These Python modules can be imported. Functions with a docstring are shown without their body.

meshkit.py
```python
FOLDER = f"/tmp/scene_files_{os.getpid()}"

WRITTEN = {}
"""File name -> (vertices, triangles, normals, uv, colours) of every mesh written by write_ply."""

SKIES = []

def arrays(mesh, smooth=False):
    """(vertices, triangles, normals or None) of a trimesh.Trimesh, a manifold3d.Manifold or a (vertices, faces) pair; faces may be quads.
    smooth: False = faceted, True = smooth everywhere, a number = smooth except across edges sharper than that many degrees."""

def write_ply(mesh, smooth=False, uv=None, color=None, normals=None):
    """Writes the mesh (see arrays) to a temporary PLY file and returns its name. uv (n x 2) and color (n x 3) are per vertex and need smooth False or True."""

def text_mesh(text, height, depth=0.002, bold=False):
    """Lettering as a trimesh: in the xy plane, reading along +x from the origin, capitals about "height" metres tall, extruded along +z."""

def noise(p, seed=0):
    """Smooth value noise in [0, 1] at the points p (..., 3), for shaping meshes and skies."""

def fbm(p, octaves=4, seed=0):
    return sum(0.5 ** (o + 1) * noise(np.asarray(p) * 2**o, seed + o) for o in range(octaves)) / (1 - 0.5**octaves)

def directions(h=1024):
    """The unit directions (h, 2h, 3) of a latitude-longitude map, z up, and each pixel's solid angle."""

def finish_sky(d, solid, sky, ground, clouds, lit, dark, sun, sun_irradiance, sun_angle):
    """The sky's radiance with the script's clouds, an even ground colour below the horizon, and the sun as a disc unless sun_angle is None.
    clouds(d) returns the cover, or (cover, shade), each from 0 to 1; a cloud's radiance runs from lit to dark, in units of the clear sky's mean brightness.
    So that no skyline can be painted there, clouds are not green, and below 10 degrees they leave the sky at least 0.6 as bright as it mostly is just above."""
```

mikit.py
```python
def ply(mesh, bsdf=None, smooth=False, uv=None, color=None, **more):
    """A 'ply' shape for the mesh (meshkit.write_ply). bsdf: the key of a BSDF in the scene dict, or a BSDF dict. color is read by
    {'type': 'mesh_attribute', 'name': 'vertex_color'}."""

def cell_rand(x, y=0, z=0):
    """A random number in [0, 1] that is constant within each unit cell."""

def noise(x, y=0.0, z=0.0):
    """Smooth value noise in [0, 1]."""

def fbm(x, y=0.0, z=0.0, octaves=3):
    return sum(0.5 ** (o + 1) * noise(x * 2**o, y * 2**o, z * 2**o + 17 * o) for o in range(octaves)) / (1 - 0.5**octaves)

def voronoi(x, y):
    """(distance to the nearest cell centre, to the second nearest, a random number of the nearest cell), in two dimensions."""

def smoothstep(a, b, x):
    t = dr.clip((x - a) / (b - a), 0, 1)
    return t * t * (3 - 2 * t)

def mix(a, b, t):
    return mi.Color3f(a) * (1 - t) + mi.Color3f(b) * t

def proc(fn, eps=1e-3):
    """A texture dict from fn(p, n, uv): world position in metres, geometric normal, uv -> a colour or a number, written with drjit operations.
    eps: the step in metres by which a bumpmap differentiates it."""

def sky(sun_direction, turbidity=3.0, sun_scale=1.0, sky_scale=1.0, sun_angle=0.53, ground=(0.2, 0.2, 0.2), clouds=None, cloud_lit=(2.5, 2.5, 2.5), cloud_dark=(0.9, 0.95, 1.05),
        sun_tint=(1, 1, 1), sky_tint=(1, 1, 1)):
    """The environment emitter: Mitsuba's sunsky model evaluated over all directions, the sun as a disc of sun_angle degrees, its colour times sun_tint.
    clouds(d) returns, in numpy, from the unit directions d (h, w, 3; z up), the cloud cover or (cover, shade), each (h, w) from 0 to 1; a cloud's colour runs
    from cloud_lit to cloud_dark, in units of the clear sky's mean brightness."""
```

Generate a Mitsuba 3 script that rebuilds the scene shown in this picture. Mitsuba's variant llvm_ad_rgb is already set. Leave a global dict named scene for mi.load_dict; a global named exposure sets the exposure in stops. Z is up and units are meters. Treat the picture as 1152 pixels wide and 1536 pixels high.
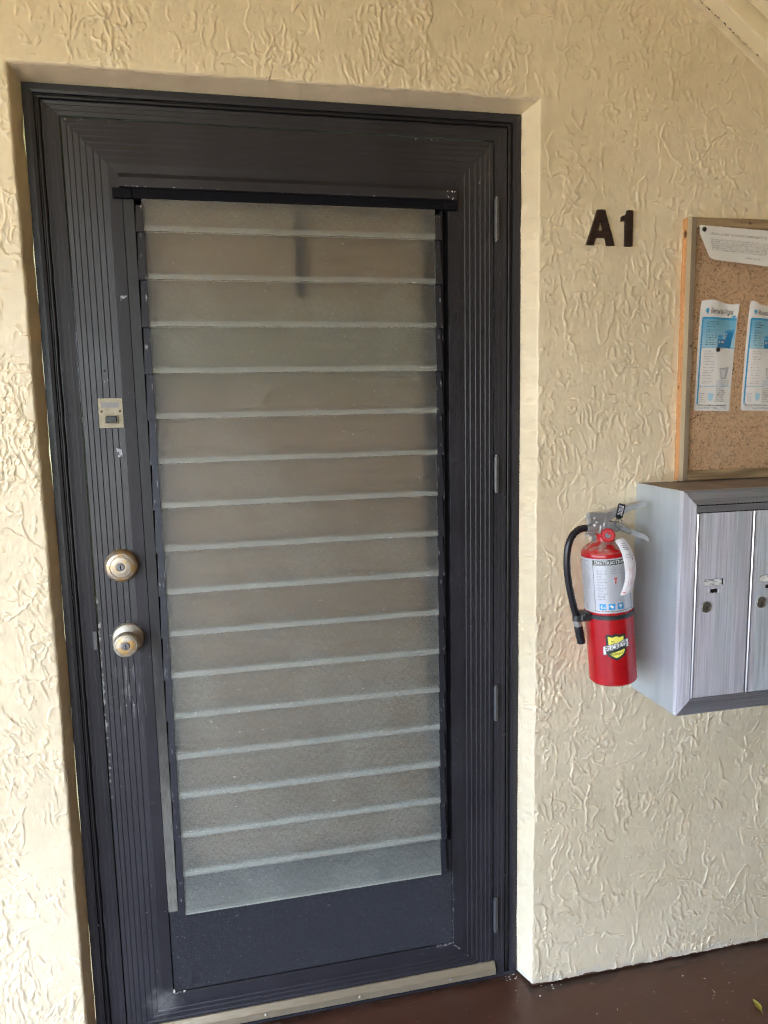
import math, random
import numpy as np, trimesh, mitsuba as mi, mikit, meshkit
import drjit as dr
from shapely.geometry import Polygon, Point, box as sbox
from mikit import noise, fbm, voronoi, cell_rand, smoothstep, mix
T = mi.ScalarTransform4f
scene, labels = {}, {}

# ------------------------------------------------------------------ camera, sky, exposure
CAM = np.array([0.25016, -1.69779, 1.48097])
FWD = np.array([0.2185, 0.9653, -0.1426]); UP = np.array([0.0503, 0.1348, 0.9896])
scene['camera'] = {'type': 'perspective', 'fov': 53.0, 'fov_axis': 'x', 'near_clip': 0.01, 'far_clip': 500.0,
                   'to_world': T().look_at(origin=CAM.tolist(), target=(CAM + FWD).tolist(), up=UP.tolist())}


def cloud_cover(d):
    n = meshkit.fbm(d * [2.2, 2.2, 4.0] + 3.0, 4, seed=5)
    return np.clip(0.30 + 2.0 * (n - 0.5), 0, 1), np.clip(0.25 + 1.2 * (n - 0.5), 0, 1)


scene['sky'] = mikit.sky((-0.45, 0.55, 0.9), turbidity=3, sun_scale=0.6, ground=(0.25, 0.25, 0.22), clouds=cloud_cover, sky_tint=(1.06, 0.98, 0.95))
exposure = 5.95


# ------------------------------------------------------------------ helpers
def number(key):
    if key not in scene and key not in labels:
        return key
    k = 1
    while f'{key}_{k:03d}' in scene or f'{key}_{k:03d}' in labels:
        k += 1
    return f'{key}_{k:03d}'


def add(key, mesh, bsdf, smooth=False, **kw):
    key = number(key)
    scene[key] = mikit.ply(mesh, bsdf, smooth=smooth, **kw)
    return key


def thing(name, label, cat, group=None):
    key = number(name)
    labels[key] = {'label': label, 'category': cat}
    if group:
        labels[key]['group'] = group
    return key


def cat(*ms):
    return trimesh.util.concatenate([m for m in ms if m is not None])


def hull(pts):
    return trimesh.convex.convex_hull(np.asarray(pts, float))


def rbox(x0, x1, y0, y1, z0, z1, b=0.001):
    pts = []
    for sx in (0, 1):
        for sy in (0, 1):
            for sz in (0, 1):
                X, Y, Z = (x0, x1)[sx], (y0, y1)[sy], (z0, z1)[sz]
                dx, dy, dz = (b, -b)[sx], (b, -b)[sy], (b, -b)[sz]
                pts += [(X, Y + dy, Z + dz), (X + dx, Y, Z + dz), (X + dx, Y + dy, Z)]
    return hull(pts)


def frame_to(m, origin, ax, ay, az):
    M = np.eye(4); M[:3, 0], M[:3, 1], M[:3, 2], M[:3, 3] = ax, ay, az, origin
    m = m.copy(); m.apply_transform(M)
    return m


def align(m, origin, d):
    """Puts a mesh made along +z at origin, with its z along d."""
    d = np.asarray(d, float) / np.linalg.norm(d)
    a = np.cross([0, 0, 1.0], d)
    a = np.array([1.0, 0, 0]) if np.linalg.norm(a) < 1e-6 else a / np.linalg.norm(a)
    return frame_to(m, origin, a, np.cross(d, a), d)


def lathe(profile, origin=(0, 0, 0), d=(0, 0, 1), n=48):
    m = trimesh.creation.revolve(np.asarray(profile, float), sections=n)
    if m.volume < 0:
        m.invert()
    return align(m, origin, d)


def tube(pts, r, n=14, caps=True, sub=1):
    p = np.asarray(pts, float)
    if sub > 1:
        from scipy.interpolate import CubicSpline
        t = np.r_[0, np.cumsum(np.linalg.norm(np.diff(p, axis=0), axis=1))]
        p = CubicSpline(t, p)(np.linspace(0, t[-1], len(p) * sub))
    r = np.broadcast_to(r, (len(p),))
    t = np.gradient(p, axis=0); t /= np.linalg.norm(t, axis=1, keepdims=True)
    a = np.cross(t[0], [0, 0, 1.0] if abs(t[0][2]) < 0.9 else [1.0, 0, 0]); a /= np.linalg.norm(a)
    rows = []
    ang = np.arange(n) * 2 * np.pi / n
    for k in range(len(p)):
        a = a - t[k] * (a @ t[k]); a /= np.linalg.norm(a)
        b = np.cross(t[k], a)
        rows.append(p[k] + r[k] * (np.cos(ang)[:, None] * a + np.sin(ang)[:, None] * b))
    v = np.vstack(rows)
    f = []
    for k in range(len(p) - 1):
        for j in range(n):
            q = (k * n + j, k * n + (j + 1) % n, (k + 1) * n + (j + 1) % n, (k + 1) * n + j)
            f += [(q[0], q[1], q[2]), (q[0], q[2], q[3])]
    if caps:
        v = np.vstack([v, p[:1], p[-1:]])
        c0, c1 = len(v) - 2, len(v) - 1
        e = (len(p) - 1) * n
        for j in range(n):
            f += [(c0, (j + 1) % n, j), (c1, e + j, e + (j + 1) % n)]
    return trimesh.Trimesh(v, np.array(f), process=False)


def extrude(poly, depth):
    return trimesh.creation.extrude_polygon(poly, depth, engine='earcut')


def on_wall(m, x, y, z, rot=0.0):
    """A mesh in its xy plane (front towards +z) hung upright: x to the right, y up, front towards -y of the world."""
    c, s = math.cos(rot), math.sin(rot)
    return frame_to(m, (x, y, z), (c, 0, s), (-s, 0, c), (0, -1, 0))


def mitred(profile, end):
    """A bar whose closed section is profile [(s, y)]; end(s) gives the (start, stop) points in x, z as ((x0,z0),(x1,z1))."""
    n = len(profile)
    a = np.array([[end(s)[0][0], y, end(s)[0][1]] for s, y in profile])
    b = np.array([[end(s)[1][0], y, end(s)[1][1]] for s, y in profile])
    _, tri = trimesh.creation.triangulate_polygon(Polygon(profile), engine='earcut')
    tv, tri = trimesh.creation.triangulate_polygon(Polygon(profile), engine='earcut')
    idx = [int(np.argmin(np.sum((np.asarray(profile) - q) ** 2, axis=1))) for q in tv]
    tri = np.array([[idx[i] for i in t] for t in tri])
    f = []
    for k in range(n):
        j = (k + 1) % n
        f += [(k, j, n + j), (k, n + j, n + k)]
    f += [tuple(t) for t in tri] + [tuple(t[::-1] + n) for t in tri]
    m = trimesh.Trimesh(np.vstack([a, b]), np.array(f), process=False)
    trimesh.repair.fix_normals(m)
    return m


def rgb(*c):
    return {'type': 'rgb', 'value': list(c)}


def principled(name, color, rough=0.5, metallic=0.0, **kw):
    d = {'type': 'principled', 'base_color': color if isinstance(color, dict) else rgb(*color), 'roughness': rough, 'metallic': metallic, **kw}
    scene[name] = {'type': 'twosided', 'bsdf': d}


# ------------------------------------------------------------------ materials
CREAM = (0.71, 0.62, 0.455)


def stucco_color(p, n, uv):
    a = fbm(p.x * 3.0, p.y * 3.0, p.z * 3.0, 3)
    b = fbm(p.x * 40, p.y * 40, p.z * 40, 2)
    c = mix((0.69, 0.59, 0.405), (0.765, 0.66, 0.465), smoothstep(0.3, 0.7, a))
    c = c * (0.94 + 0.11 * b)
    k = noise(p.x * 160, p.y * 160, p.z * 160)
    spot = smoothstep(0.955, 0.985, k) * smoothstep(0.45, 0.7, noise(p.x * 7, p.y * 7 + 9, p.z * 7))
    c = mix(c, (0.12, 0.09, 0.06), 0.75 * spot)
    # splashed dirt and bare lower edge close to the floor
    low = smoothstep(0.035, 0.0, p.z + 0.02 * (noise(p.x * 60, 3.0, p.z * 60) - 0.5))
    return mix(c, (0.58, 0.53, 0.46), 0.6 * low)


def stucco_bump(p, n, uv):
    return 0.00022 * noise(p.x * 560, p.y * 560, p.z * 560) + 0.00016 * noise(p.x * 280, p.y * 280, p.z * 280)


scene['stucco_paint'] = {'type': 'twosided', 'bsdf': {'type': 'bumpmap', 'arbitrary': mikit.proc(stucco_bump, 6e-4), 'scale': 1.0,
                         'bsdf': {'type': 'principled', 'base_color': mikit.proc(stucco_color), 'roughness': 0.33, 'specular': 0.5}}}
scene['smooth_cream'] = {'type': 'twosided', 'bsdf': {'type': 'principled', 'base_color': mikit.proc(lambda p, n, uv: mix((0.60, 0.50, 0.33), (0.66, 0.56, 0.38), fbm(p.x * 5, p.y * 5, p.z * 5, 3))), 'roughness': 0.6}}

principled('ceiling_cream', (0.64, 0.50, 0.22), 0.6)
principled('stair_cream', mikit.proc(lambda p, n, uv: mix((0.74, 0.65, 0.44), (0.79, 0.70, 0.49), fbm(p.x * 7, p.y * 7, p.z * 7, 3))), 0.5)
principled('brown_timber', (0.09, 0.055, 0.035), 0.6)
principled('brown_render', mikit.proc(lambda p, n, uv: mix((0.26, 0.21, 0.155), (0.32, 0.26, 0.195), fbm(p.x * 3, p.y * 3, p.z * 3, 3))), 0.8)


def enamel(p, n, uv):
    a = fbm(p.x * 9, p.y * 9, p.z * 5, 3)
    c = mix((0.016, 0.016, 0.020), (0.032, 0.031, 0.039), a)
    # dust in the grooves, worn specks
    s = noise(p.x * 240 + 5, p.y * 240, p.z * 240)
    spot = smoothstep(0.95, 0.985, s) * smoothstep(0.52, 0.7, noise(p.x * 11, p.y * 11 + 3, p.z * 8))
    c = mix(c, (0.42, 0.42, 0.42), spot * 0.7)
    # scuffs beside the lock
    dx = dr.abs(p.x - 0.052); near = smoothstep(0.055, 0.0, dx) * smoothstep(1.06, 0.86, p.z) * smoothstep(0.72, 0.85, p.z)
    scratch = smoothstep(0.74, 0.86, noise(p.x * 420, 2.0, p.z * 22)) * near
    c = mix(c, (0.20, 0.20, 0.22), 0.5 * scratch)
    edge = smoothstep(0.010, 0.002, p.x + 0.006 * noise(1.0, 2.0, p.z * 90)) * smoothstep(1.1, 1.06, p.z) * smoothstep(0.60, 0.68, p.z) * smoothstep(-0.001, 0.0008, p.x)
    c = mix(c, (0.50, 0.49, 0.47), 0.75 * edge * smoothstep(0.48, 0.66, noise(p.x * 150, 5.0, p.z * 130) * (0.6 + 0.6 * smoothstep(0.8, 0.95, p.z) * smoothstep(1.05, 0.9, p.z) + 0.3)))
    # bare metal rubbed at the bottom mitre
    m = dr.sqrt(dr.square(p.x - 0.085) + dr.square(p.z - 0.10)) + 0.03 * (fbm(p.x * 60, 1.0, p.z * 60, 2) - 0.5)
    return mix(c, (0.33, 0.32, 0.30), 0.35 * smoothstep(0.05, 0.0, m))


def enamel_rough(p, n, uv):
    return 0.30 + 0.20 * fbm(p.x * 14, p.y * 14, p.z * 6, 3)


scene['black_enamel'] = {'type': 'twosided', 'bsdf': {'type': 'principled', 'base_color': mikit.proc(enamel), 'roughness': mikit.proc(enamel_rough), 'specular': 0.42}}


def leather_bump(p, n, uv):
    d1, d2, w = voronoi(p.x * 300 + 2.0 * noise(p.x * 150, p.z * 150, 0), p.z * 300)
    return 0.0016 * smoothstep(0.0, 0.4, d2 - d1) + 0.0014 * noise(p.x * 130, 1.0, p.z * 130)


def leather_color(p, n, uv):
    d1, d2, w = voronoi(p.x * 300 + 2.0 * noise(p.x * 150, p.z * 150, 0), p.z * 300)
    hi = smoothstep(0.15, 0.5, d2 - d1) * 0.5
    c = mix((0.026, 0.027, 0.034), (0.11, 0.115, 0.13), hi * (0.25 + 0.75 * w * w))  # grain tops painted lighter, for glossy glints the even light barely gives
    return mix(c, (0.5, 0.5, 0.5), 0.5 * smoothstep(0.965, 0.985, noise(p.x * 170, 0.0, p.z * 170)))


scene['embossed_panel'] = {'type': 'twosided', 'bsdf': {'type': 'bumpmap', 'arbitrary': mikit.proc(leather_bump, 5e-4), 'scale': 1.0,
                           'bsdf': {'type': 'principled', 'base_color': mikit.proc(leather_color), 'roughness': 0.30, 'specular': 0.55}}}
principled('black_caulk', (0.008, 0.008, 0.010), 0.45)
principled('deep_black', (0.004, 0.004, 0.007), 0.75, specular=0.15)
principled('dark_void', (0.012, 0.012, 0.014), 0.8)


def channel_color(p, n, uv):
    worn = smoothstep(1.05, 0.35, p.z + 0.35 * (fbm(p.x * 40, 1.0, p.z * 9, 3) - 0.5))
    return mix((0.014, 0.0145, 0.017), (0.17, 0.165, 0.145), worn * (0.75 + 0.4 * noise(p.x * 300, 0.0, p.z * 60)))


principled('worn_channel', mikit.proc(channel_color), 0.45, 0.0)
principled('clip_metal', mikit.proc(lambda p, n, uv: mix((0.03, 0.032, 0.042), (0.30, 0.31, 0.34), smoothstep(0.66, 0.9, fbm(p.x * 260, p.y * 160, p.z * 50, 3)))), 0.35, 0.35)


def pebble(p, n, uv):
    return 0.00055 * fbm(p.x * 330, p.y * 330, p.z * 330, 2) + 0.0006 * noise(p.x * 120, 2.0, p.z * 120)


def dust_and_light(p, n, uv):
    t = (p.z - 0.3225) / 0.09414
    t = (t - dr.floor(t)) * 0.09414                       # height above the foot of each slat
    lap = smoothstep(0.0122, 0.0112, t) + smoothstep(0.0936, 0.0940, t)     # paler laps painted for light scattered by doubled glass, mostly inner slat
    film = lap * dr.select(p.y > -0.0092, 0.22 + 0.34 * smoothstep(1.8, 0.6, p.z), 0.05) * (0.75 + 0.5 * noise(p.x * 60, 0.0, p.z * 300))
    grain = 0.4 + 1.2 * noise(p.x * 380, 0.0, p.z * 380)  # fine paleness painted for the sparkle of the pebbles, along with dust
    slat = cell_rand(dr.floor((p.z - 0.3225) / 0.09414), 3.0, 1.0)
    return dr.clip(grain * (0.015 + 0.035 * slat + 0.07 * smoothstep(1.3, 0.35, p.z) + 0.045 * smoothstep(0.42, 0.75, fbm(p.x * 9 + 3, 0.0, p.z * 6, 4))) + film + 0.07 * smoothstep(0.44, 0.325, p.z) + 0.2 * smoothstep(0.329, 0.3235, p.z) + 0.5 * smoothstep(0.965, 0.99, noise(p.x * 190, 0.0, p.z * 190)), 0, 1)  # last noise term paints bright sparkle points on the glass


scene['pebbled_glass'] = {'type': 'blendbsdf', 'weight': mikit.proc(dust_and_light),
                          'a': {'type': 'bumpmap', 'arbitrary': mikit.proc(pebble, 6e-4), 'scale': 1.0,
                                'bsdf': {'type': 'roughdielectric', 'int_ior': 1.52, 'alpha': 0.22, 'distribution': 'ggx'}},
                          'b': {'type': 'twosided', 'bsdf': {'type': 'diffuse', 'reflectance': rgb(0.55, 0.59, 0.53)}}}
principled('vinyl_backing', mikit.proc(lambda p, n, uv: mix(mix((0.20, 0.145, 0.08), (0.25, 0.185, 0.11), fbm(p.x * 5, 0.0, p.z * 5, 3)), (0.15, 0.155, 0.09), 0.7 * smoothstep(0.16, 0.02, dr.abs(p.z - 1.60)))), 0.7)


def sweep_color(p, n, uv):
    return mix((0.38, 0.32, 0.225), (0.30, 0.25, 0.175), fbm(p.x * 30, 1.0, p.z * 300, 3)) * (0.85 + 0.3 * noise(p.x * 4, 0.0, 0.0))


principled('satin_aluminium', mikit.proc(sweep_color), 0.38, 0.5)


def brass_color(p, n, uv):
    t = fbm(p.x * 70, p.y * 70, p.z * 70, 3)
    return mix((0.46, 0.40, 0.32), (0.52, 0.34, 0.14), smoothstep(0.38, 0.62, t))


principled('tarnished_brass', mikit.proc(brass_color), 0.42, 0.7)
principled('dull_nickel', mikit.proc(lambda p, n, uv: mix((0.36, 0.32, 0.25), (0.50, 0.47, 0.40), fbm(p.x * 60, p.y * 60, p.z * 60, 3))), 0.45, 0.6)
principled('grey_steel', (0.17, 0.17, 0.175), 0.42, 0.6)
principled('lock_steel', (0.20, 0.19, 0.16), 0.35, 0.6)
principled('hinge_steel', (0.085, 0.085, 0.09), 0.42, 0.4)
principled('dark_steel', (0.10, 0.10, 0.11), 0.4, 0.7)
principled('key_slot', (0.005, 0.005, 0.005), 0.7)
principled('plate_metal', mikit.proc(lambda p, n, uv: mix((0.20, 0.17, 0.11), (0.36, 0.32, 0.24), fbm(p.x * 120, p.y * 120, p.z * 120, 3))), 0.45, 0.4)
principled('button_black', (0.012, 0.014, 0.018), 0.25)
principled('window_grey', (0.22, 0.21, 0.21), 0.3)
principled('rust', (0.10, 0.05, 0.03), 0.7)


def floor_color(p, n, uv):
    a = fbm(p.x * 5, p.y * 5, 0.0, 4)
    c = mix((0.078, 0.031, 0.020), (0.104, 0.045, 0.030), a)
    s = noise(p.x * 110, p.y * 110, 1.0)
    c = mix(c, (0.45, 0.42, 0.38), 0.7 * smoothstep(0.962, 0.985, s))
    # darker uneven band along the foot of the wall
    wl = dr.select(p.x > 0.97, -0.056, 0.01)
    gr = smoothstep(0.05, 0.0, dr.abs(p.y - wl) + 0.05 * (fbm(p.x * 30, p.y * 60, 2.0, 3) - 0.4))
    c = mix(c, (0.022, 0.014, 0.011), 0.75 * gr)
    c = mix(c, (0.095, 0.055, 0.042), 0.5 * smoothstep(0.5, 0.75, fbm(p.x * 9, p.y * 14, 5.0, 4)))
    sc = smoothstep(0.80, 0.9, noise(p.x * 18, p.y * 260, 3.0)) * smoothstep(0.6, 0.75, noise(p.x * 6, p.y * 6, 8.0))
    return mix(c, (0.12, 0.08, 0.065), 0.5 * sc)


scene['floor_paint'] = {'type': 'twosided', 'bsdf': {'type': 'bumpmap', 'arbitrary': mikit.proc(lambda p, n, uv: 0.0012 * fbm(p.x * 60, p.y * 60, 0.0, 3), 1e-3), 'scale': 1.0,
                        'bsdf': {'type': 'principled', 'base_color': mikit.proc(floor_color), 'roughness': 0.34, 'specular': 0.5}}}
principled('letter_brown', (0.022, 0.010, 0.008), 0.45)


def wood(p, n, uv, warm):
    g = fbm(p.x * 26 + 2.0 * noise(p.x * 7, p.y * 7, p.z * 2.2), p.y * 60, p.z * 5.0, 3)
    ring = dr.abs(dr.sin(70.0 * (g + 0.04 * p.z)))
    c = mix((0.30, 0.19, 0.10), (0.42, 0.29, 0.165), ring) if not warm else mix((0.40, 0.18, 0.065), (0.52, 0.28, 0.12), ring)
    return c * (0.85 + 0.3 * noise(p.x * 90, p.y * 300, p.z * 9))


def wood_up(p, n, uv):
    side = smoothstep(0.6, 0.9, -n.x)
    grey = mix((0.19, 0.145, 0.10), (0.33, 0.255, 0.175), fbm(p.x * 240, p.y * 60, p.z * 7, 3))
    bevel = smoothstep(0.25, 0.45, -n.x) * (1 - side)
    grey = mix(grey, (0.44, 0.35, 0.22), bevel)
    c = mix(grey, wood(p, n, uv, True), side)
    kn = dr.sqrt(dr.square((p.y + 0.066) * 1.4) + dr.square((p.z - 1.845) * 0.8))
    kn2 = dr.sqrt(dr.square((p.y + 0.061) * 1.4) + dr.square((p.z - 1.50) * 0.9))
    return mix(c, (0.07, 0.025, 0.01), side * (smoothstep(0.010, 0.004, kn) + 0.8 * smoothstep(0.006, 0.002, kn2)))


def wood_across(p, n, uv):
    g = fbm(p.x * 6, p.y * 60, p.z * 150 + 3.0 * noise(p.x * 9, 0.0, p.z * 20), 3)
    return mix((0.22, 0.145, 0.075), (0.42, 0.30, 0.17), smoothstep(0.3, 0.7, g))


principled('board_wood_upright', mikit.proc(wood_up), 0.6)
principled('board_wood_rail', mikit.proc(wood_across), 0.6)


def cork_color(p, n, uv):
    d1, d2, w = voronoi(p.x * 480, p.z * 480)
    c = mix((0.52, 0.315, 0.185), (0.68, 0.465, 0.285), w)
    c = mix(c, (0.16, 0.075, 0.03), smoothstep(0.86, 0.90, w))
    c = mix(c, (0.70, 0.54, 0.33), smoothstep(0.10, 0.05, w))
    fade = smoothstep(0.05, 0.0, dr.sqrt(dr.square(p.x - 1.465) + dr.square(p.z - 1.343)))
    return mix(c, (0.55, 0.46, 0.36), 0.4 * fade * noise(p.x * 90, 0.0, p.z * 90))


scene['cork'] = {'type': 'twosided', 'bsdf': {'type': 'bumpmap', 'arbitrary': mikit.proc(lambda p, n, uv: 0.0012 * voronoi(p.x * 480, p.z * 480)[0], 6e-4), 'scale': 1.0,
                 'bsdf': {'type': 'diffuse', 'reflectance': mikit.proc(cork_color)}}}
principled('paper', mikit.proc(lambda p, n, uv: mix((0.70, 0.69, 0.65), (0.76, 0.75, 0.72), fbm(p.x * 20, 0.0, p.z * 20, 2))), 0.7)
principled('ink', (0.06, 0.06, 0.065), 0.7)
principled('pale_ink', (0.30, 0.30, 0.30), 0.7)
principled('sky_blue_print', mikit.proc(lambda p, n, uv: mix((0.16, 0.42, 0.58), (0.36, 0.58, 0.68), smoothstep(1.65, 1.58, p.z))), 0.5)
principled('deep_blue_print', (0.02, 0.20, 0.45), 0.5)
principled('mid_blue_print', (0.05, 0.30, 0.55), 0.5)
principled('grey_print', (0.42, 0.42, 0.44), 0.6)
principled('pale_print', (0.60, 0.61, 0.62), 0.6)
principled('red_print', (0.55, 0.10, 0.10), 0.6)
principled('pin_black', (0.012, 0.011, 0.010), 0.3)


def brushed(p, n, uv, along):
    q = p.x + p.y
    a = fbm(q * 420, 0.0, p.z * 9, 3) if along else fbm(q * 9, 0.0, p.z * 500, 3)
    b = fbm(q * 55, 0.0, p.z * 3.0, 3) if along else fbm(q * 3, 0.0, p.z * 90, 3)
    c = mix((0.50, 0.51, 0.53), (0.72, 0.725, 0.75), smoothstep(0.3, 0.7, 0.5 * a + 0.5 * b))
    tint = mix((1.0, 0.97, 1.04), (0.95, 1.01, 1.04), smoothstep(0.35, 0.65, fbm(q * 30, 4.0, p.z * 2.0, 2)))
    return c * tint


principled('brushed_upright', mikit.proc(lambda p, n, uv: brushed(p, n, uv, True)), mikit.proc(lambda p, n, uv: 0.36 + 0.2 * fbm((p.x + p.y) * 160, 0.0, p.z * 5, 2)), 0.2)
principled('brushed_side', mikit.proc(lambda p, n, uv: mix((0.40, 0.45, 0.49), (0.50, 0.55, 0.59), fbm((p.x + p.y) * 40, 0.0, p.z * 4, 3))), 0.42, 0.5)  # blue of the reflected sky mixed into the side panel colour
principled('brushed_across', mikit.proc(lambda p, n, uv: brushed(p, n, uv, False) * 0.62), 0.36, 0.6)  # same aluminium, darkened in colour for the duller reflection of cross-brushed faces
principled('cabinet_top', mikit.proc(lambda p, n, uv: mix((0.13, 0.10, 0.085), (0.21, 0.17, 0.14), fbm(p.x * 30, p.y * 30, 0.0, 3))), 0.65)
principled('bright_trim', (0.60, 0.60, 0.61), 0.25, 0.8)
principled('seam_black', (0.015, 0.015, 0.016), 0.6)
principled('label_plate', mikit.proc(lambda p, n, uv: mix((0.35, 0.34, 0.33), (0.80, 0.79, 0.77), smoothstep(0.25, 0.5, fbm(p.x * 150, 0.0, p.z * 250, 3)))), 0.4)
scene['red_enamel'] = {'type': 'twosided', 'bsdf': {'type': 'principled', 'roughness': 0.22, 'specular': 0.5, 'clearcoat': 0.6, 'clearcoat_gloss': 0.9,
                       'base_color': mikit.proc(lambda p, n, uv: mix(mi.Color3f(0.38, 0.004, 0.008), (0.33, 0.26, 0.22), 0.9 * smoothstep(0.25, 0.8, n.z) * smoothstep(1.12, 1.14, p.z) * smoothstep(0.30, 0.6, fbm(p.x * 60, p.y * 60, p.z * 60, 3))))}}
principled('cast_metal', mikit.proc(lambda p, n, uv: mix((0.32, 0.315, 0.31), (0.52, 0.515, 0.51), fbm(p.x * 80, p.y * 80, p.z * 80, 3))), 0.40, 0.6)
principled('red_plastic', (0.42, 0.010, 0.014), 0.5, specular=0.3)
principled('hose_rubber', (0.014, 0.014, 0.018), 0.32)
principled('strap_plastic', (0.030, 0.034, 0.036), 0.35)
principled('bottle_label', (0.52, 0.54, 0.58), 0.32, 0.25)
principled('label_dark', (0.020, 0.030, 0.026), 0.4)
principled('label_white', (0.75, 0.76, 0.77), 0.4)
principled('label_yellow', (0.80, 0.74, 0.13), 0.4)
principled('label_blue', (0.05, 0.30, 0.62), 0.4)
principled('label_line', (0.22, 0.24, 0.27), 0.4)
principled('tag_paper', (0.66, 0.64, 0.65), 0.55)
principled('tag_pink', (0.60, 0.36, 0.37), 0.55)
principled('grass', mikit.proc(lambda p, n, uv: mix((0.05, 0.085, 0.025), (0.10, 0.13, 0.05), fbm(p.x * 3, p.y * 3, 0.0, 3))), 0.9)
principled('concrete', mikit.proc(lambda p, n, uv: mix((0.42, 0.40, 0.36), (0.52, 0.50, 0.46), fbm(p.x * 2, p.y * 2, 0.0, 4))), 0.85)
principled('asphalt', mikit.proc(lambda p, n, uv: mix((0.17, 0.165, 0.155), (0.23, 0.225, 0.21), fbm(p.x * 2, p.y * 2, 0.0, 4))), 0.85)
principled('leaf', (0.35, 0.30, 0.05), 0.5)
principled('chip_white', (0.70, 0.68, 0.62), 0.6)

# ------------------------------------------------------------------ setting: ground, walkway, ceiling, buildings
def sheet(x0, x1, y0, y1, z, n=2):
    return trimesh.Trimesh([(x0, y0, z), (x1, y0, z), (x1, y1, z), (x0, y1, z)], [(0, 1, 2), (0, 2, 3)], process=False)


def structure(key, mesh, bsdf, label, category):
    add(key, mesh, bsdf)
    labels[key] = {'label': label, 'category': category, 'kind': 'structure'}


structure('ground', sheet(-150, 150, -150, 150, -0.16), 'grass', 'green lawn beyond the covered walkway', 'ground')
structure('pavement', sheet(-60, 30, -14, -3.6, -0.152), 'asphalt', 'worn grey asphalt pavement in front of the covered walkway', 'pavement')
structure('floor', rbox(-6.5, 7.0, -3.3, 0.25, -0.155, 0.0, 0.004), 'floor_paint', 'dark brown painted concrete walkway floor', 'floor')

Y0 = -0.0543                      # the wall's face
OX0, OX1, OZ = -0.0755, 0.982, 2.116   # the doorway in the wall
FX0, FX1, FZ, FY = -0.067, 0.964, 2.103, 0.003   # the frame's outside


def mnoise(x, z, sx, sz, seed, octv=1):
    P = np.stack([x * sx, z * sz, np.full_like(x, 0.37)], -1)
    return meshkit.noise(P, seed) if octv == 1 else meshkit.fbm(P, octv, seed)


def sst(a, b, x):
    t = np.clip((x - a) / (b - a), 0, 1)
    return t * t * (3 - 2 * t)


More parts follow.
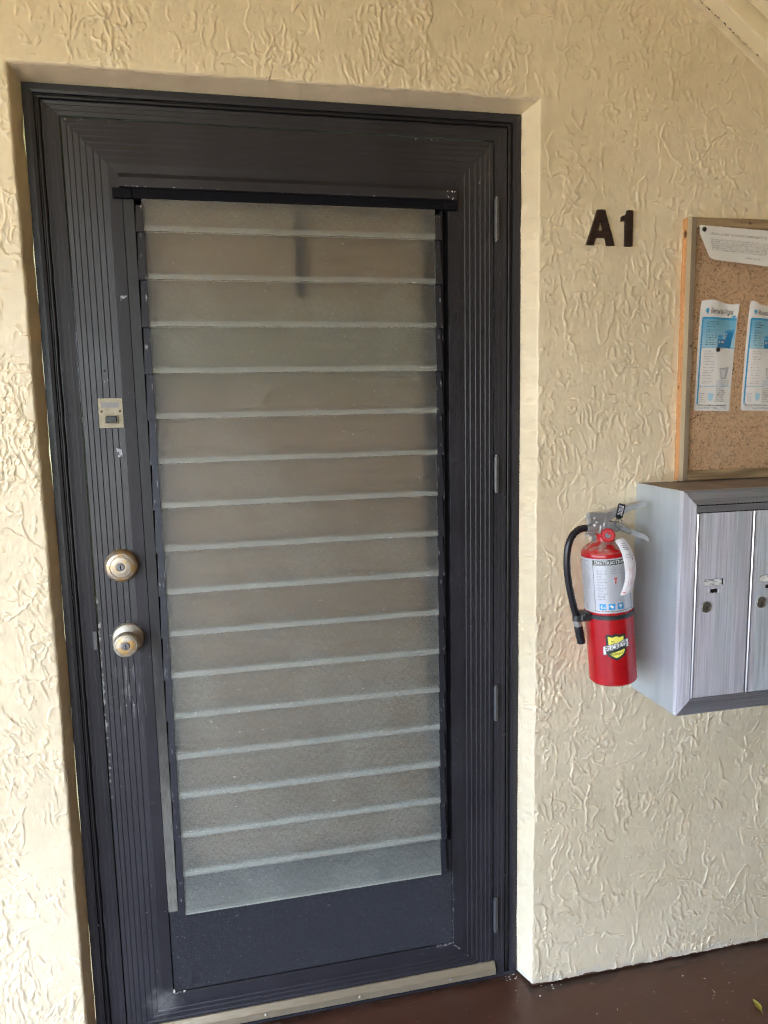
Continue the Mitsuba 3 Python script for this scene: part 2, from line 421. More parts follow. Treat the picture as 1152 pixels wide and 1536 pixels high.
def plaster(xs, zs):
    """Skip-trowelled plaster: how far each point stands proud of the wall, in metres."""
    X, Z = np.meshgrid(xs, zs)
    w1x, w1z = mnoise(X, Z, 6, 6, 11, 2) - 0.5, mnoise(X, Z, 6, 6, 12, 2) - 0.5
    w2x, w2z = mnoise(X, Z, 34, 26, 13, 2) - 0.5, mnoise(X, Z, 34, 26, 14, 2) - 0.5
    w3x, w3z = mnoise(X, Z, 170, 150, 18, 2) - 0.5, mnoise(X, Z, 170, 150, 19, 2) - 0.5
    QX, QZ = X + 0.09 * w1x + 0.034 * w2x + 0.009 * w3x, Z + 0.09 * w1z + 0.034 * w2z + 0.009 * w3z
    h = 0.0008 * (mnoise(X, Z, 9, 7, 15, 2) - 0.5)

    def contour(n, c):
        gz, gx = np.gradient(n, zs, xs)
        return (n - c) / (np.sqrt(gx ** 2 + gz ** 2) + 1.5)

    # laps of plaster: a crisp edge, then the trowelled-off back
    for sx, sz, seed, levels in ((7.0, 2.6, 21, (0.40, 0.60)), (13.0, 6.0, 22, (0.38, 0.60)), (22.0, 12.0, 23, (0.45, 0.62))):
        n = mnoise(QX, QZ, sx, sz, seed, 1)
        br = sst(0.50, 0.61, mnoise(X, Z, 22, 15, 24 + seed, 2))
        for k, c in enumerate(levels):
            d = contour(n, c) * (1 if k % 2 else -1)
            lap = sst(-0.0008, 0.0008, d) * np.exp(-np.maximum(d, 0) / 0.007)
            h += br * (0.0013 * lap + 0.0007 * np.exp(-((d - 0.0010) / 0.0011) ** 2))
            br = (1 - br) * sst(0.45, 0.55, mnoise(X, Z, 12, 9, 70 + seed + k, 2))
    # short ridges pulled up by the trowel, in patches
    for a, seed, s1, s2 in ((0.08, 32, 150, 46), (0.6, 34, 135, 44), (-0.4, 38, 165, 60), (0.2, 44, 120, 34)):
        ca, sa = math.cos(a), math.sin(a)
        UX, UZ = X + 0.016 * w2x + 0.007 * w3x, Z + 0.03 * w2z + 0.008 * w3z
        U, V = UX * ca + UZ * sa, -UX * sa + UZ * ca
        patch = sst(0.59, 0.66, mnoise(X + 0.03 * w2x, Z + 0.03 * w2z, 9, 6.5, seed + 50, 2))
        r = 1 - np.abs(2 * mnoise(U, V, s1, s2, seed) - 1)
        cut = sst(0.38, 0.52, mnoise(U, V, 75, 60, seed + 1))
        h += patch * cut * 0.0015 * sst(0.76, 0.94, r)
    # flakes and crumbs with hard edges
    cr = mnoise(QX, QZ, 170, 100, 35)
    h += 0.0013 * sst(0.64, 0.73, cr) * sst(0.51, 0.61, mnoise(X, Z, 14, 11, 36, 2))
    cr = mnoise(QX, QZ, 90, 60, 45)
    h += 0.0009 * sst(0.66, 0.72, cr) * sst(0.46, 0.56, mnoise(X, Z, 11, 9, 46, 2))
    h *= 0.92
    h += 0.0004 * (mnoise(X, Z, 190, 170, 37) - 0.5) + 0.00035 * (mnoise(X, Z, 380, 380, 39) - 0.5)
    return h


def axis(a, b, fine0, fine1, step, coarse):
    f0, f1 = max(a, fine0), min(b, fine1)
    parts = [np.linspace(f0, f1, max(2, int(round((f1 - f0) / step)) + 1))]
    if a < f0:
        parts.insert(0, np.linspace(a, f0, int((f0 - a) / coarse) + 2)[:-1])
    if b > f1:
        parts.append(np.linspace(f1, b, int((b - f1) / coarse) + 2)[1:])
    return np.concatenate(parts)


def wall_patch(xs, zs, cx=None, cz=None, shift=None):
    """Heightfield patch; cx/cz: x of a doorway edge (sign = which side the wall lies), z of the lintel edge, rounded over."""
    h = plaster(xs, zs)
    X, Z = np.meshgrid(xs, zs)
    Y = Y0 - h
    d = np.full_like(X, 1.0)
    above = np.maximum(Z - OZ, 0)
    if cx is not None:
        d = np.hypot(X - cx, above)
    if cz is not None:
        d = np.minimum(d, np.abs(Z - cz))
    r = 0.006
    t = np.clip(r - d, 0, r)
    Y = Y + (r - np.sqrt(np.maximum(r * r - t * t, 0)))
    if cx is not None:                       # uneven arris
        j = 0.0045 * (meshkit.fbm(np.stack([zs * 0, zs * 22, zs * 0 + cx], -1), 4, 41) - 0.5)
        X = X + j[:, None] * np.exp(-np.hypot(X - cx, above) / 0.012)
    if cz is not None:
        j = 0.0045 * (meshkit.fbm(np.stack([xs * 22, xs * 0, xs * 0 + cz], -1), 4, 42) - 0.5)
        Z = Z + j[None, :] * np.exp(-np.abs(Z - cz) / 0.012)
    if zs[0] < 0.1:                          # crumbling foot
        j = 0.010 * meshkit.fbm(np.stack([xs * 45, xs * 0, xs * 0], -1), 4, 43)
        Z = Z + np.where(Z < 0.03, (j[None, :] + 0.0015) * np.clip(1 - Z / 0.03, 0, 1), 0)
    nz, nx = X.shape
    v = np.stack([X, Y, Z], -1).reshape(-1, 3)
    i, k = np.meshgrid(np.arange(nz - 1), np.arange(nx - 1), indexing='ij')
    q = np.stack([i * nx + k, i * nx + k + 1, (i + 1) * nx + k + 1, (i + 1) * nx + k], -1).reshape(-1, 4)
    return v, np.vstack([q[:, [0, 1, 2]], q[:, [0, 2, 3]]]), X, Y, Z


ST = 0.0015
zs_all = axis(0.0, 3.0, 0.0, 2.385, ST * 1.1, 0.08)
vL = wall_patch(axis(-3.2, OX0, -0.275, 1.72, ST, 0.08), zs_all, cx=OX0)
vR = wall_patch(axis(OX1, 6.5, -0.3, 1.715, ST, 0.08), zs_all, cx=OX1)
vT = wall_patch(axis(OX0, OX1, -0.3, 1.7, ST, 0.05), axis(OZ, 3.0, 0, 2.385, ST, 0.08), cz=OZ)
wall = thing('stucco_wall', 'cream painted skip trowelled stucco wall around the dark door', 'wall')
add(wall + '__face', trimesh.util.concatenate([trimesh.Trimesh(v, f, process=False) for v, f, *_ in (vL, vR, vT)]), 'stucco_paint', smooth=True)


def reveal(edge, far, along, amp, seed):
    """A strip from the wall's arris (edge, n x 3) back to the frame (far, n x 3), lumpy by amp."""
    m = 16
    t = np.linspace(0, 1, m)[:, None, None]
    v = edge[None] * (1 - t) + far[None] * t
    nrm = np.cross(far[0] - edge[0], edge[-1] - edge[0]); nrm /= np.linalg.norm(nrm)
    bump = amp * (meshkit.fbm(v * 30, 3, seed) - 0.5) + 0.5 * amp * np.clip(meshkit.noise(v * [90, 90, 90], seed + 1) - 0.6, 0, 1)
    bump *= np.sin(np.clip(t[..., 0], 0.0, 1) * np.pi) ** 0.5
    v = v + bump[..., None] * nrm
    n = len(edge)
    i, k = np.meshgrid(np.arange(m - 1), np.arange(n - 1), indexing='ij')
    q = np.stack([i * n + k, i * n + k + 1, (i + 1) * n + k + 1, (i + 1) * n + k], -1).reshape(-1, 4)
    return trimesh.Trimesh(v.reshape(-1, 3), np.vstack([q[:, [0, 1, 2]], q[:, [0, 2, 3]]]), process=False)


def edge_of(pt, col=None, row=None, zmax=None):
    X, Y, Z = pt[2:]
    e = np.stack([X[:, col], Y[:, col], Z[:, col]], -1) if col is not None else np.stack([X[row], Y[row], Z[row]], -1)
    return e[e[:, 2] <= zmax + 1e-6] if zmax else e


eL = edge_of(vL, col=-1, zmax=OZ + 0.004); eR = edge_of(vR, col=0, zmax=OZ + 0.004); eT = edge_of(vT, row=0)


def wob(a, seed, amp):
    return amp * (meshkit.fbm(np.stack([a * 14, a * 0, a * 0], -1), 3, seed) - 0.5)


farL = np.stack([FX0 + 0.0005 + wob(eL[:, 2], 51, 0.007), np.full(len(eL), FY), np.minimum(eL[:, 2], FZ + 0.002)], -1)
farR = np.stack([FX1 - 0.0005 + wob(eR[:, 2], 52, 0.006), np.full(len(eR), FY), np.minimum(eR[:, 2], FZ + 0.002)], -1)
kx = (eT[:, 0] - OX0) / (OX1 - OX0)
farT = np.stack([FX0 + kx * (FX1 - FX0), np.full(len(eT), FY), FZ + wob(eT[:, 0], 53, 0.005)], -1)
add(wall + '__reveal', reveal(eL, farL, 2, 0.0016, 61), 'stucco_paint', smooth=True)
add(wall + '__reveal', reveal(eR, farR, 2, 0.0022, 63), 'stucco_paint', smooth=True)
add(wall + '__reveal', reveal(eT, farT, 0, 0.0024, 65), 'stucco_paint', smooth=True)
add(wall + '__core', cat(rbox(-3.2, FX0 - 0.02, 0.0, 0.2, 0, 3.0), rbox(FX1 + 0.02, 6.5, 0.0, 0.2, 0, 3.0), rbox(FX0 - 0.02, FX1 + 0.02, 0.0, 0.2, FZ + 0.02, 3.0)), 'smooth_cream')
add(wall + '__foot_gap', cat(rbox(OX1 + 0.004, 6.4, Y0 + 0.002, -0.02, 0.0005, 0.02), rbox(-3.1, OX0 - 0.004, Y0 + 0.002, -0.02, 0.0005, 0.02)), 'rust')

# roof slab of the walkway and the added beams and wall that hold back light
roof = thing('walkway_ceiling', 'cream painted slab ceiling over the walkway', 'ceiling')
add(roof + '__slab', rbox(-3.6, 6.8, -3.3, 6.0, 2.50, 2.75, 0.01), 'ceiling_cream')
add(roof + '__added_edge_beam', rbox(-3.6, 6.8, -3.25, -3.0, 2.20, 2.498, 0.01), 'brown_timber')  # unseen beam, added to keep sky light off the upper wall
add(roof + '__added_edge_beam', rbox(-3.58, -3.35, -2.99, Y0 - 0.03, 2.18, 2.498, 0.01), 'brown_timber')  # unseen end beam, added to cut the sky at the left
opp = thing('added_facing_wall', 'unseen brown wall behind the viewer, added to block light', 'wall')
add(opp + '__panel', rbox(-0.35, 6.6, -2.98, -2.80, 0.0, 2.498, 0.01), 'brown_render')  # unseen wall, added to block light from behind and from the right
endw = thing('end_wall', 'cream wall closing the right end of the walkway', 'wall')
add(endw + '__panel', rbox(5.2, 5.4, -2.78, -0.06, 0.0, 2.498, 0.01), 'smooth_cream')

# stair rising along the wall, seen from below at the top right
stair = thing('staircase', 'underside of a cream concrete stair slanting down along the wall', 'staircase')
sl = np.array([1.0, 0, -0.672]); sl /= np.linalg.norm(sl)
up = np.array([0.672, 0, 1.0]); up /= np.linalg.norm(up)
p0 = np.array([1.108, 0, 2.506]); L = 2.9


def sloped(y0, y1, u0, u1, l0=0.0, l1=L, b=0.004):
    m = rbox(l0, l1, y0, y1, u0, u1, b)
    return frame_to(m, p0, sl, (0, 1, 0), up)


add(stair + '__stringer', sloped(Y0 - 0.052, Y0 + 0.006, 0.0, 0.21), 'stair_cream')
add(stair + '__soffit', sloped(Y0 - 1.05, Y0 - 0.055, 0.035, 0.16), 'stair_cream')
add(stair + '__stringer', sloped(Y0 - 1.12, Y0 - 1.053, -0.03, 0.23), 'stair_cream')
nst = 15
for k in range(nst):
    a = p0 + sl * (L * (k + 0.5) / nst) + up * 0.16
    add(stair + '__step', rbox(a[0] - 0.085, a[0] + 0.085, Y0 - 1.05, Y0 - 0.056, a[2] - 0.02, a[2] + 0.085, 0.003), 'stair_cream')
add(stair + '__crossbeam', rbox(1.325, 1.46, Y0 - 1.04, Y0 - 0.30, 2.13, 2.30, 0.004), 'stair_cream')
bead = np.array([p0 + sl * t - up * 0.004 + np.array([0, Y0 - 0.004, 0]) for t in np.linspace(0.02, 2.6, 240)])
bead += 0.003 * (meshkit.fbm(bead * 40, 3, 88)[:, None] - 0.5)
add(stair + '__sealant_bead', tube(bead, 0.0085 + 0.004 * (meshkit.fbm(bead * 55, 2, 89) - 0.5), 12), 'stucco_paint', smooth=True)
# mouldy joint between stringer and wall
jm = []
rng = np.random.default_rng(4)
for k in range(130):
    t = 0.375 + 0.085 * rng.normal()
    q = p0 + sl * t
    s = 0.0005 + 0.0022 * rng.random() ** 3
    jm.append(frame_to(trimesh.creation.icosphere(1, 1.0), q + np.array([0, Y0 - 0.0125, 0]) + up * (0.003 + 0.003 * rng.normal()), sl * s * 1.5, np.array([0, 0.0012, 0]), up * s * 0.8))
labels[add(stair + '__mould', trimesh.util.concatenate(jm), 'seam_black')] = {'label': 'black mould spots along the joint', 'kind': 'stuff'}

# ------------------------------------------------------------------ door frame
def jag(widths, drop, x0):
    out = []
    for a, b in zip(widths[:-1], widths[1:]):
        out += [(a + 0.0004, x0), (b - 0.0016, x0 - drop)]
    return out


# section from the door's seam outwards (s) and depth y; the front is towards -y
fsec = [(0.0015, 0.0)] + jag((0.0015, 0.012, 0.0235, 0.0315), 0.0009, 0.0) + [(0.0318, 0.007), (0.0455, 0.007), (0.0458, -0.0005), (0.052, -0.0016), (0.0645, -0.0008), (0.0655, 0.004), (0.0655, 0.06), (0.0015, 0.06)]
fsec = [(s, y - 0.0005) for s, y in fsec]
W, H = 0.9, 2.044
HS = (FZ - H) / 0.0655
LS = 0.0665 / 0.0655
RS = (FX1 - W + 0.0005) / 0.0655
fr = thing('door_frame', 'black ribbed metal frame around the louvred door', 'door frame')
G = 0.0003
add(fr + '__jamb', mitred(fsec, lambda s: ((-s * LS, 0.001), (-s * LS, H + s * HS - G))), 'black_enamel')
add(fr + '__jamb', mitred(fsec, lambda s: ((W + s * RS, 0.001), (W + s * RS, H + s * HS - G))), 'black_enamel')
add(fr + '__head', mitred(fsec, lambda s: ((-s * LS + G, H + s * HS), (W + s * RS - G, H + s * HS))), 'black_enamel')
# rope of black sealant in the groove
for pts in ([(-0.039, 0.004, z) for z in np.linspace(0.01, H + 0.034, 90)], [(W + 0.037, 0.004, z) for z in np.linspace(0.01, H + 0.034, 90)], [(x, 0.004, H + 0.035) for x in np.linspace(-0.038, W + 0.036, 50)]):
    pts = np.array(pts)
    pts += 0.0022 * (meshkit.fbm(pts * 25, 3, 71)[:, None] - 0.5) * np.array([1, 0.6, 1])
    add(fr + '__sealant', tube(pts, 0.0042 + 0.0024 * (meshkit.noise(pts * 60, 72) - 0.5), 8), 'black_caulk', smooth=True)
add(fr + '__threshold', rbox(-0.062, W + 0.058, -0.004, 0.12, 0.0008, 0.011, 0.002), 'black_enamel')
add(fr + '__strike_plate', rbox(-0.0105, -0.0022, -0.0035, 0.002, 0.964, 1.005, 0.0006), 'dark_steel')


def screw(parent, x, y, z, r, bsdf, name='screw', d=(0, -1, 0)):
    m = lathe([(0, 0), (r, 0), (r * 0.95, r * 0.25), (r * 0.6, r * 0.52), (0, r * 0.62)], (x, y, z), d, 16)
    return add(parent + '__' + name, m, bsdf, smooth=40)


for x, z in ((-0.0468, 1.4675), (-0.0226, 1.4656), (-0.0452, 1.082), (-0.0226, 1.0803), (-0.0226, 0.32), (-0.0452, 0.322), (0.9285, 0.285), (0.9285, 0.135), (0.9285, 1.80), (0.9285, 0.66), (0.9285, 1.25), (-0.0226, 1.90)):
    screw(fr, x, -0.001, z, 0.0032, 'black_enamel')

# ------------------------------------------------------------------ door
door = thing('louvred_door', 'black ribbed door with frosted glass louvres and a kick panel', 'door')
SW = 0.108
ribs = (0.0025, 0.0117, 0.022, 0.0336, 0.0453, 0.0583, 0.0701, 0.0845)
dsec = [(0.0012, 0.001), (0.002, 0.0)] + jag(ribs, 0.0009, 0.0) + [(SW - 0.0014, 0.0), (SW - 0.0004, 0.001), (SW - 0.0004, 0.044), (0.0012, 0.044)]
Z0 = 0.012


def dend(s, a):                 # bottom mitre at 45 degrees
    return Z0 + s * (0.119 - Z0) / SW + a


add(door + '__stile', mitred(dsec, lambda s: ((s, dend(s, G)), (s, H - 0.0012 - s - G))), 'black_enamel')
add(door + '__stile', mitred(dsec, lambda s: ((W - s, dend(s, G)), (W - s, H - 0.0012 - s - G))), 'black_enamel')
add(door + '__top_rail', mitred(dsec, lambda s: ((s + G, H - 0.0012 - s), (W - s - G, H - 0.0012 - s))), 'black_enamel')
add(door + '__bottom_rail', mitred(dsec, lambda s: ((s + G, dend(s, 0)), (W - s - G, dend(s, 0)))), 'black_enamel')
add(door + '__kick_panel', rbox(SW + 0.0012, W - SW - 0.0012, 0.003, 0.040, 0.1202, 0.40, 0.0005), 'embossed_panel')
add(door + '__inner_shade', rbox(0.152, 0.7405, 0.034, 0.040, 0.402, 1.925, 0.001), 'vinyl_backing')
add(door + '__rear_panel', rbox(SW - 0.01, W - SW + 0.01, 0.0455, 0.055, 0.02, 1.99, 0.001), 'dark_void')
add(door + '__operator_rod', rbox(0.4530, 0.4700, 0.010, 0.018, 1.705, 1.925, 0.001), 'deep_black')
# side channels of the louvre unit and the hood
add(door + '__louvre_channel', rbox(SW + 0.0002, 0.1290, -0.0012, 0.03, 0.326, 1.893, 0.0004), 'worn_channel')
add(door + '__louvre_channel', rbox(0.7765, 0.7795, -0.001, 0.03, 0.326, 1.893, 0.0008), 'clip_metal')
add(door + '__hood_cap', hull([(x, y, z) for x in (0.104, 0.806) for y, z in ((0.0008, 1.9405), (-0.010, 1.9405), (-0.021, 1.930), (-0.021, 1.9125), (0.0008, 1.9125))]), 'black_enamel')
add(door + '__hood', cat(rbox(0.1275, 0.782, -0.009, 0.03, 1.8935, 1.9122, 0.0005), rbox(0.0895, 0.1270, -0.011, 0.002, 1.893, 1.9122, 0.0012), rbox(0.7822, 0.8115, -0.011, 0.002, 1.893, 1.9122, 0.0012)), 'deep_black')  # near-black colour stands in for the deep shade under the cap

PITCH, ZB = 0.09414, 0.3225
GX0, GX1 = 0.1445, 0.7585
prng = np.random.default_rng(9)
for i in range(17):
    zb = ZB + PITCH * i + 0.0008 * (prng.random() - 0.5)
    zt = min(zb + 0.1055, 1.8925)
    dy = 0.0095 + 0.0012 * (prng.random() - 0.5)
    yb = -0.0165
    yt = yb + dy * (zt - zb) / 0.1055
    th = 0.0052
    n = np.array([0, -(zt - zb), -dy]); n /= np.linalg.norm(n)
    b = 0.0007
    # seven sided slab: two faces, ground edges
    prof = [(yb + b, zb), (yb + th - b, zb), (yb + th, zb + b), (yt + th, zt - b), (yt + th - b, zt), (yt + b, zt), (yt, zt - b), (yb, zb + b)]
    pane = hull([(x, y, z) for x in (GX0, GX1) for y, z in prof])
    pk = add(door + '__louvre_pane', pane, 'pebbled_glass')
    tilt = 0.0006 * (prng.random() - 0.5)
    cl = hull([(x, y, z) for y, z, xl in ((yb - 0.002, zb - 0.001, 0.1305), (yb + th + 0.002, zb - 0.001, 0.1305), (yt - 0.0022, zt - 0.013, 0.1335), (yt + th + 0.002, zt - 0.013, 0.1335)) for x in (xl + tilt, 0.1447 + 0.0015)])
    add(pk + '__clip', cl, 'clip_metal')
    cr = hull([(x, y, z) for y, z, xr in ((yb - 0.002, zb - 0.001, 0.7725), (yb + th + 0.002, zb - 0.001, 0.7725), (yt - 0.0022, zt - 0.013, 0.7705), (yt + th + 0.002, zt - 0.013, 0.7705)) for x in (xr + tilt, 0.7582)])
    add(pk + '__clip', cr, 'clip_metal')

# aluminium sweep along the foot of the door
sw = [(0.0, 0.0175), (-0.0105, 0.0175), (-0.0125, 0.0195), (-0.0125, 0.0350), (-0.0030, 0.0490), (0.0, 0.0495)]
swk = add(door + '__sweep', hull([(x, y - 0.0012, z) for x in (-0.0005, W + 0.002) for y, z in sw]), 'satin_aluminium')
add(door + '__sweep_ridge', rbox(-0.0005, W + 0.002, -0.0142, -0.0126, 0.0345, 0.0365, 0.0006), 'satin_aluminium')
add(door + '__sweep_seal', rbox(0.0, W, -0.010, -0.003, 0.0118, 0.0173, 0.0005), 'hose_rubber')
for x in (0.105, 0.3175, 0.5476, 0.7815):
    screw(swk, x, -0.0138, 0.0285, 0.0042, 'dull_nickel')

# hinges: knuckles, pin tips
for z0, z1 in ((1.836, 1.922), (1.267, 1.349), (0.704, 0.788), (0.136, 0.224)):
    x, y = 0.9045, -0.0055
    hk = add(door + '__hinge', cat(*[lathe([(0, 0), (0.0052, 0), (0.0056, 0.001), (0.0056, h - 0.001), (0.0052, h), (0, h)], (x, y, z0 + k * (z1 - z0) / 3), n=20)
                                     for k, h in [(k, (z1 - z0) / 3 - 0.0006) for k in range(3)]]), 'hinge_steel', smooth=40)
    add(hk + '__pin', cat(lathe([(0, 0), (0.0035, 0), (0.0035, 0.003), (0, 0.005)], (x, y, z1), n=16), lathe([(0, 0), (0.0035, 0), (0.0035, 0.003), (0, 0.005)], (x, y, z0), (0, 0, -1), n=16)), 'grey_steel', smooth=40)

# deadbolt and knob
dk = add(door + '__deadbolt', lathe([(0, 0), (0.0345, 0), (0.0345, 0.006), (0.0325, 0.012), (0.0325, 0.019), (0.0285, 0.0245), (0.0225, 0.0265), (0.0215, 0.0245), (0, 0.0245)], (0.0585, -0.0005, 1.1455), (0, -1, 0), 64), 'tarnished_brass', smooth=30)
add(dk + '__face', lathe([(0, 0), (0.0205, 0), (0.0205, 0.0025), (0.012, 0.0038), (0.0098, 0.003), (0, 0.003)], (0.0585, -0.0245, 1.1455), (0, -1, 0), 48), 'tarnished_brass', smooth=30)
add(dk + '__key_cylinder', lathe([(0, 0), (0.0088, 0), (0.0086, 0.0012), (0.007, 0.0022), (0, 0.0022)], (0.0585, -0.0272, 1.1455), (0, -1, 0), 32), 'grey_steel', smooth=30)
add(dk + '__keyhole', rbox(0.0577, 0.0595, -0.0305, -0.0290, 1.1405, 1.1500, 0.0003), 'key_slot')
rk = add(door + '__knob', cat(
    lathe([(0, 0), (0.0335, 0), (0.0335, 0.003), (0.031, 0.008), (0.024, 0.011), (0.0155, 0.013), (0.0135, 0.022), (0.014, 0.030), (0.020, 0.036), (0.0255, 0.043), (0.027, 0.051), (0.0255, 0.058), (0.0225, 0.0615), (0.0205, 0.0620), (0.0200, 0.0605), (0, 0.0605)], (0.0620, -0.0005, 0.9845), (0, -1, 0), 64)), 'dull_nickel', smooth=30)
add(rk + '__face', lathe([(0, 0), (0.0192, 0), (0.0192, 0.0022), (0.012, 0.0035), (0.0100, 0.003), (0, 0.003)], (0.0620, -0.0605, 0.9845), (0, -1, 0), 48), 'tarnished_brass', smooth=30)
add(rk + '__key_cylinder', lathe([(0, 0), (0.0088, 0), (0.0086, 0.0012), (0.007, 0.0022), (0, 0.0022)], (0.0620, -0.0634, 0.9845), (0, -1, 0), 32), 'grey_steel', smooth=30)
add(rk + '__keyhole', rbox(0.0612, 0.0630, -0.0668, -0.0652, 0.9795, 0.9885, 0.0003), 'key_slot')

# bell plate
px0, px1, pz0, pz1 = 0.0335, 0.0815, 1.4365, 1.4975
bp = Polygon([(px0, pz0), (px1, pz0), (px1, pz1), (px0, pz1)]).buffer(-0.001).buffer(0.001)
win = sbox(px0 + 0.0065, pz1 - 0.0195, px1 - 0.0065, pz1 - 0.0085)
bp = bp.difference(win)
m = extrude(bp, 0.0022)
plate = add(door + '__bell_plate', on_wall(m, 0, -0.0008, 0), 'plate_metal')
labels[plate] = {'label': 'tarnished bell plate with a name window and black push button'}
add(plate + '__name_window', rbox(px0 + 0.006, px1 - 0.006, -0.0017, -0.0009, pz1 - 0.020, pz1 - 0.008, 0.0002), 'window_grey')
add(plate + '__button_rim', rbox(px0 + 0.011, px1 - 0.010, -0.0065, -0.0028, pz0 + 0.0085, pz0 + 0.0265, 0.001), 'plate_metal')
add(plate + '__push_button', rbox(px0 + 0.0135, px1 - 0.0125, -0.0098, -0.0064, pz0 + 0.0105, pz0 + 0.0245, 0.0012), 'button_black')
for x in (px0 + 0.006, px1 - 0.006):
    screw(plate, x, -0.0028, pz0 + 0.034, 0.0026, 'rust')
# old screw holes and paint blisters
for x, z, r in ((0.050, 1.553, 0.0022), (0.050, 1.5315, 0.002), (0.043, 1.535, 0.0013), (0.056, 1.535, 0.0013), (0.046, 0.842, 0.0026), (0.060, 0.850, 0.0022), (0.048, 0.832, 0.002), (0.064, 0.832, 0.002)):
    add(door + '__old_screw', lathe([(0, 0), (r, 0), (r * 0.9, 0.0005), (r * 0.5, 0.0009), (0, 0.001)], (x, -0.0012, z), (0, -1, 0), 14), 'window_grey' if r < 0.0021 else 'black_enamel', smooth=40)
# white paint chips along edges
rng = np.random.default_rng(21)
chips = []


def chip(x, y, z, s, d=(0, -1, 0), n=6):
    a = np.arange(n) * 2 * np.pi / n + rng.random()
    r = 0.75 * s * (0.3 + 0.9 * rng.random(n))
    m = extrude(Polygon(np.c_[r * np.cos(a), r * np.sin(a) * (0.6 + 0.6 * rng.random())]), 0.0003)
    chips.append(align(m, (x, y, z), d))


for k in range(26):
    chip(0.7925 + 0.0012 * rng.normal(), -0.0006, 0.119 + 0.19 * rng.random() ** 1.5, 0.0008 + 0.0009 * rng.random())
for k in range(16):
    chip(0.745 + 0.047 * rng.random(), -0.0006, 0.1185 + 0.002 * rng.normal(), 0.001 + 0.0014 * rng.random())
for t in (0.005, 0.012, 0.016, 0.042, 0.068, 0.072):
    chip(0.793 + t + 0.002 * rng.normal(), -0.0016, 0.118 - t * 0.98 + 0.001 * rng.normal(), 0.0014 + 0.0016 * rng.random())
for x in (0.12, 0.128, 0.137, 0.142, 0.155, 0.182, 0.21, 0.30, 0.43, 0.47, 0.56, 0.62, 0.71, 0.80, 0.795, 0.787):
    chip(x + 0.002 * rng.normal(), -0.0214, 1.9128 + 0.006 * rng.random() ** 3, 0.0009 + 0.0012 * rng.random())
for x in (0.785, 0.795, 0.801):
    chip(x, -0.0214, 1.925 + 0.004 * rng.random(), 0.0028)
for x in (0.01, 0.04, 0.72, 0.755, 0.77):
    chip(x, -0.0016, H - 0.0055, 0.0018)
for k in range(10):
    chip(0.1075 + 0.003 * rng.random(), -0.0008, 0.118 + 0.012 * rng.random(), 0.0012 + 0.0015 * rng.random())
    chip(0.109 + 0.03 * rng.random(), -0.0006, 0.1195 + 0.0012 * rng.normal(), 0.0012 + 0.0012 * rng.random())
for a in np.linspace(0.3, 2.9, 7):
    chip(0.062 + 0.0365 * math.cos(a), -0.0016, 0.9845 + 0.0365 * math.sin(a), 0.0013)
for a in (1.4, 1.8, 1.1):
    chip(0.0585 + 0.0365 * math.cos(a), -0.0016, 1.1455 + 0.0365 * math.sin(a), 0.0012)
for x, z in ((0.9035, 1.831), (0.9065, 1.833)):
    chip(x, -0.003, z, 0.0022)
labels[add(door + '__paint_chip', trimesh.util.concatenate(chips), 'chip_white')] = {'label': 'small white chips and paint specks on the door', 'kind': 'stuff'}
# scraps of old tape
for pts, y in (([(0.0905, 1.6935), (0.0925, 1.706), (0.1065, 1.7035), (0.101, 1.700)], -0.0013), ([(0.063, 1.395), (0.074, 1.392), (0.076, 1.377), (0.066, 1.374)], -0.0015)):
    add(door + '__tape_scrap', on_wall(extrude(Polygon(pts), 0.0003), 0, y, 0), 'tape')
principled('tape', mikit.proc(lambda p, n, uv: mix((0.05, 0.05, 0.06), (0.32, 0.34, 0.40), smoothstep(0.4, 0.7, fbm(p.x * 180, 0.0, p.z * 180, 2)))), 0.3)

# ------------------------------------------------------------------ house letters
def glyph(polys, holes=()):
    g = Polygon(polys, list(holes))
    return extrude(g.buffer(-0.0006).buffer(0.0006), 0.006)


k = thing('house_letter', 'dark brown metal letter A screwed to the stucco right of the door', 'letter')
A = glyph([(0.0, 0.0), (0.0175, 0.0), (0.0225, 0.0165), (0.0455, 0.0165), (0.0505, 0.0), (0.069, 0.0), (0.0435, 0.0765), (0.026, 0.0765)], [[(0.0275, 0.031), (0.0405, 0.031), (0.0340, 0.0575)]])
add(k + '__plate', on_wall(A, 1.0945, Y0 - 0.0025, 1.8165), 'letter_brown')
screw(k, 1.128, Y0 - 0.0085, 1.841, 0.0022, 'letter_brown')
k = thing('house_number', 'dark brown metal number 1 screwed to the stucco near the notice board', 'number')
N1 = glyph([(0.010, 0.0), (0.0285, 0.0), (0.0285, 0.0785), (0.0145, 0.0785), (0.0115, 0.0690), (0.0, 0.0645), (0.0, 0.0535), (0.010, 0.0565)])
add(k + '__plate', on_wall(N1, 1.1790, Y0 - 0.0025, 1.8155), 'letter_brown')
screw(k, 1.198, Y0 - 0.0085, 1.853, 0.0022, 'letter_brown')

# ------------------------------------------------------------------ notice board
bd = thing('notice_board', 'cork notice board in a weathered wooden frame above the mailboxes', 'notice board')
BX0, BX1, BZ0, BZ1 = 1.3385, 2.18, 1.2785, 1.8815
BF = -0.0775
def upright(x0, x1, left):
    o = [(x0, Y0 + 0.006), (x0, BF + 0.004), (x0 + 0.0085, BF), (x1 - 0.001, BF), (x1, BF + 0.001), (x1, Y0 + 0.006)]
    return hull([(x, y, z) for x, y in o for z in (BZ0 + 0.0008, BZ1 - 0.0008)])


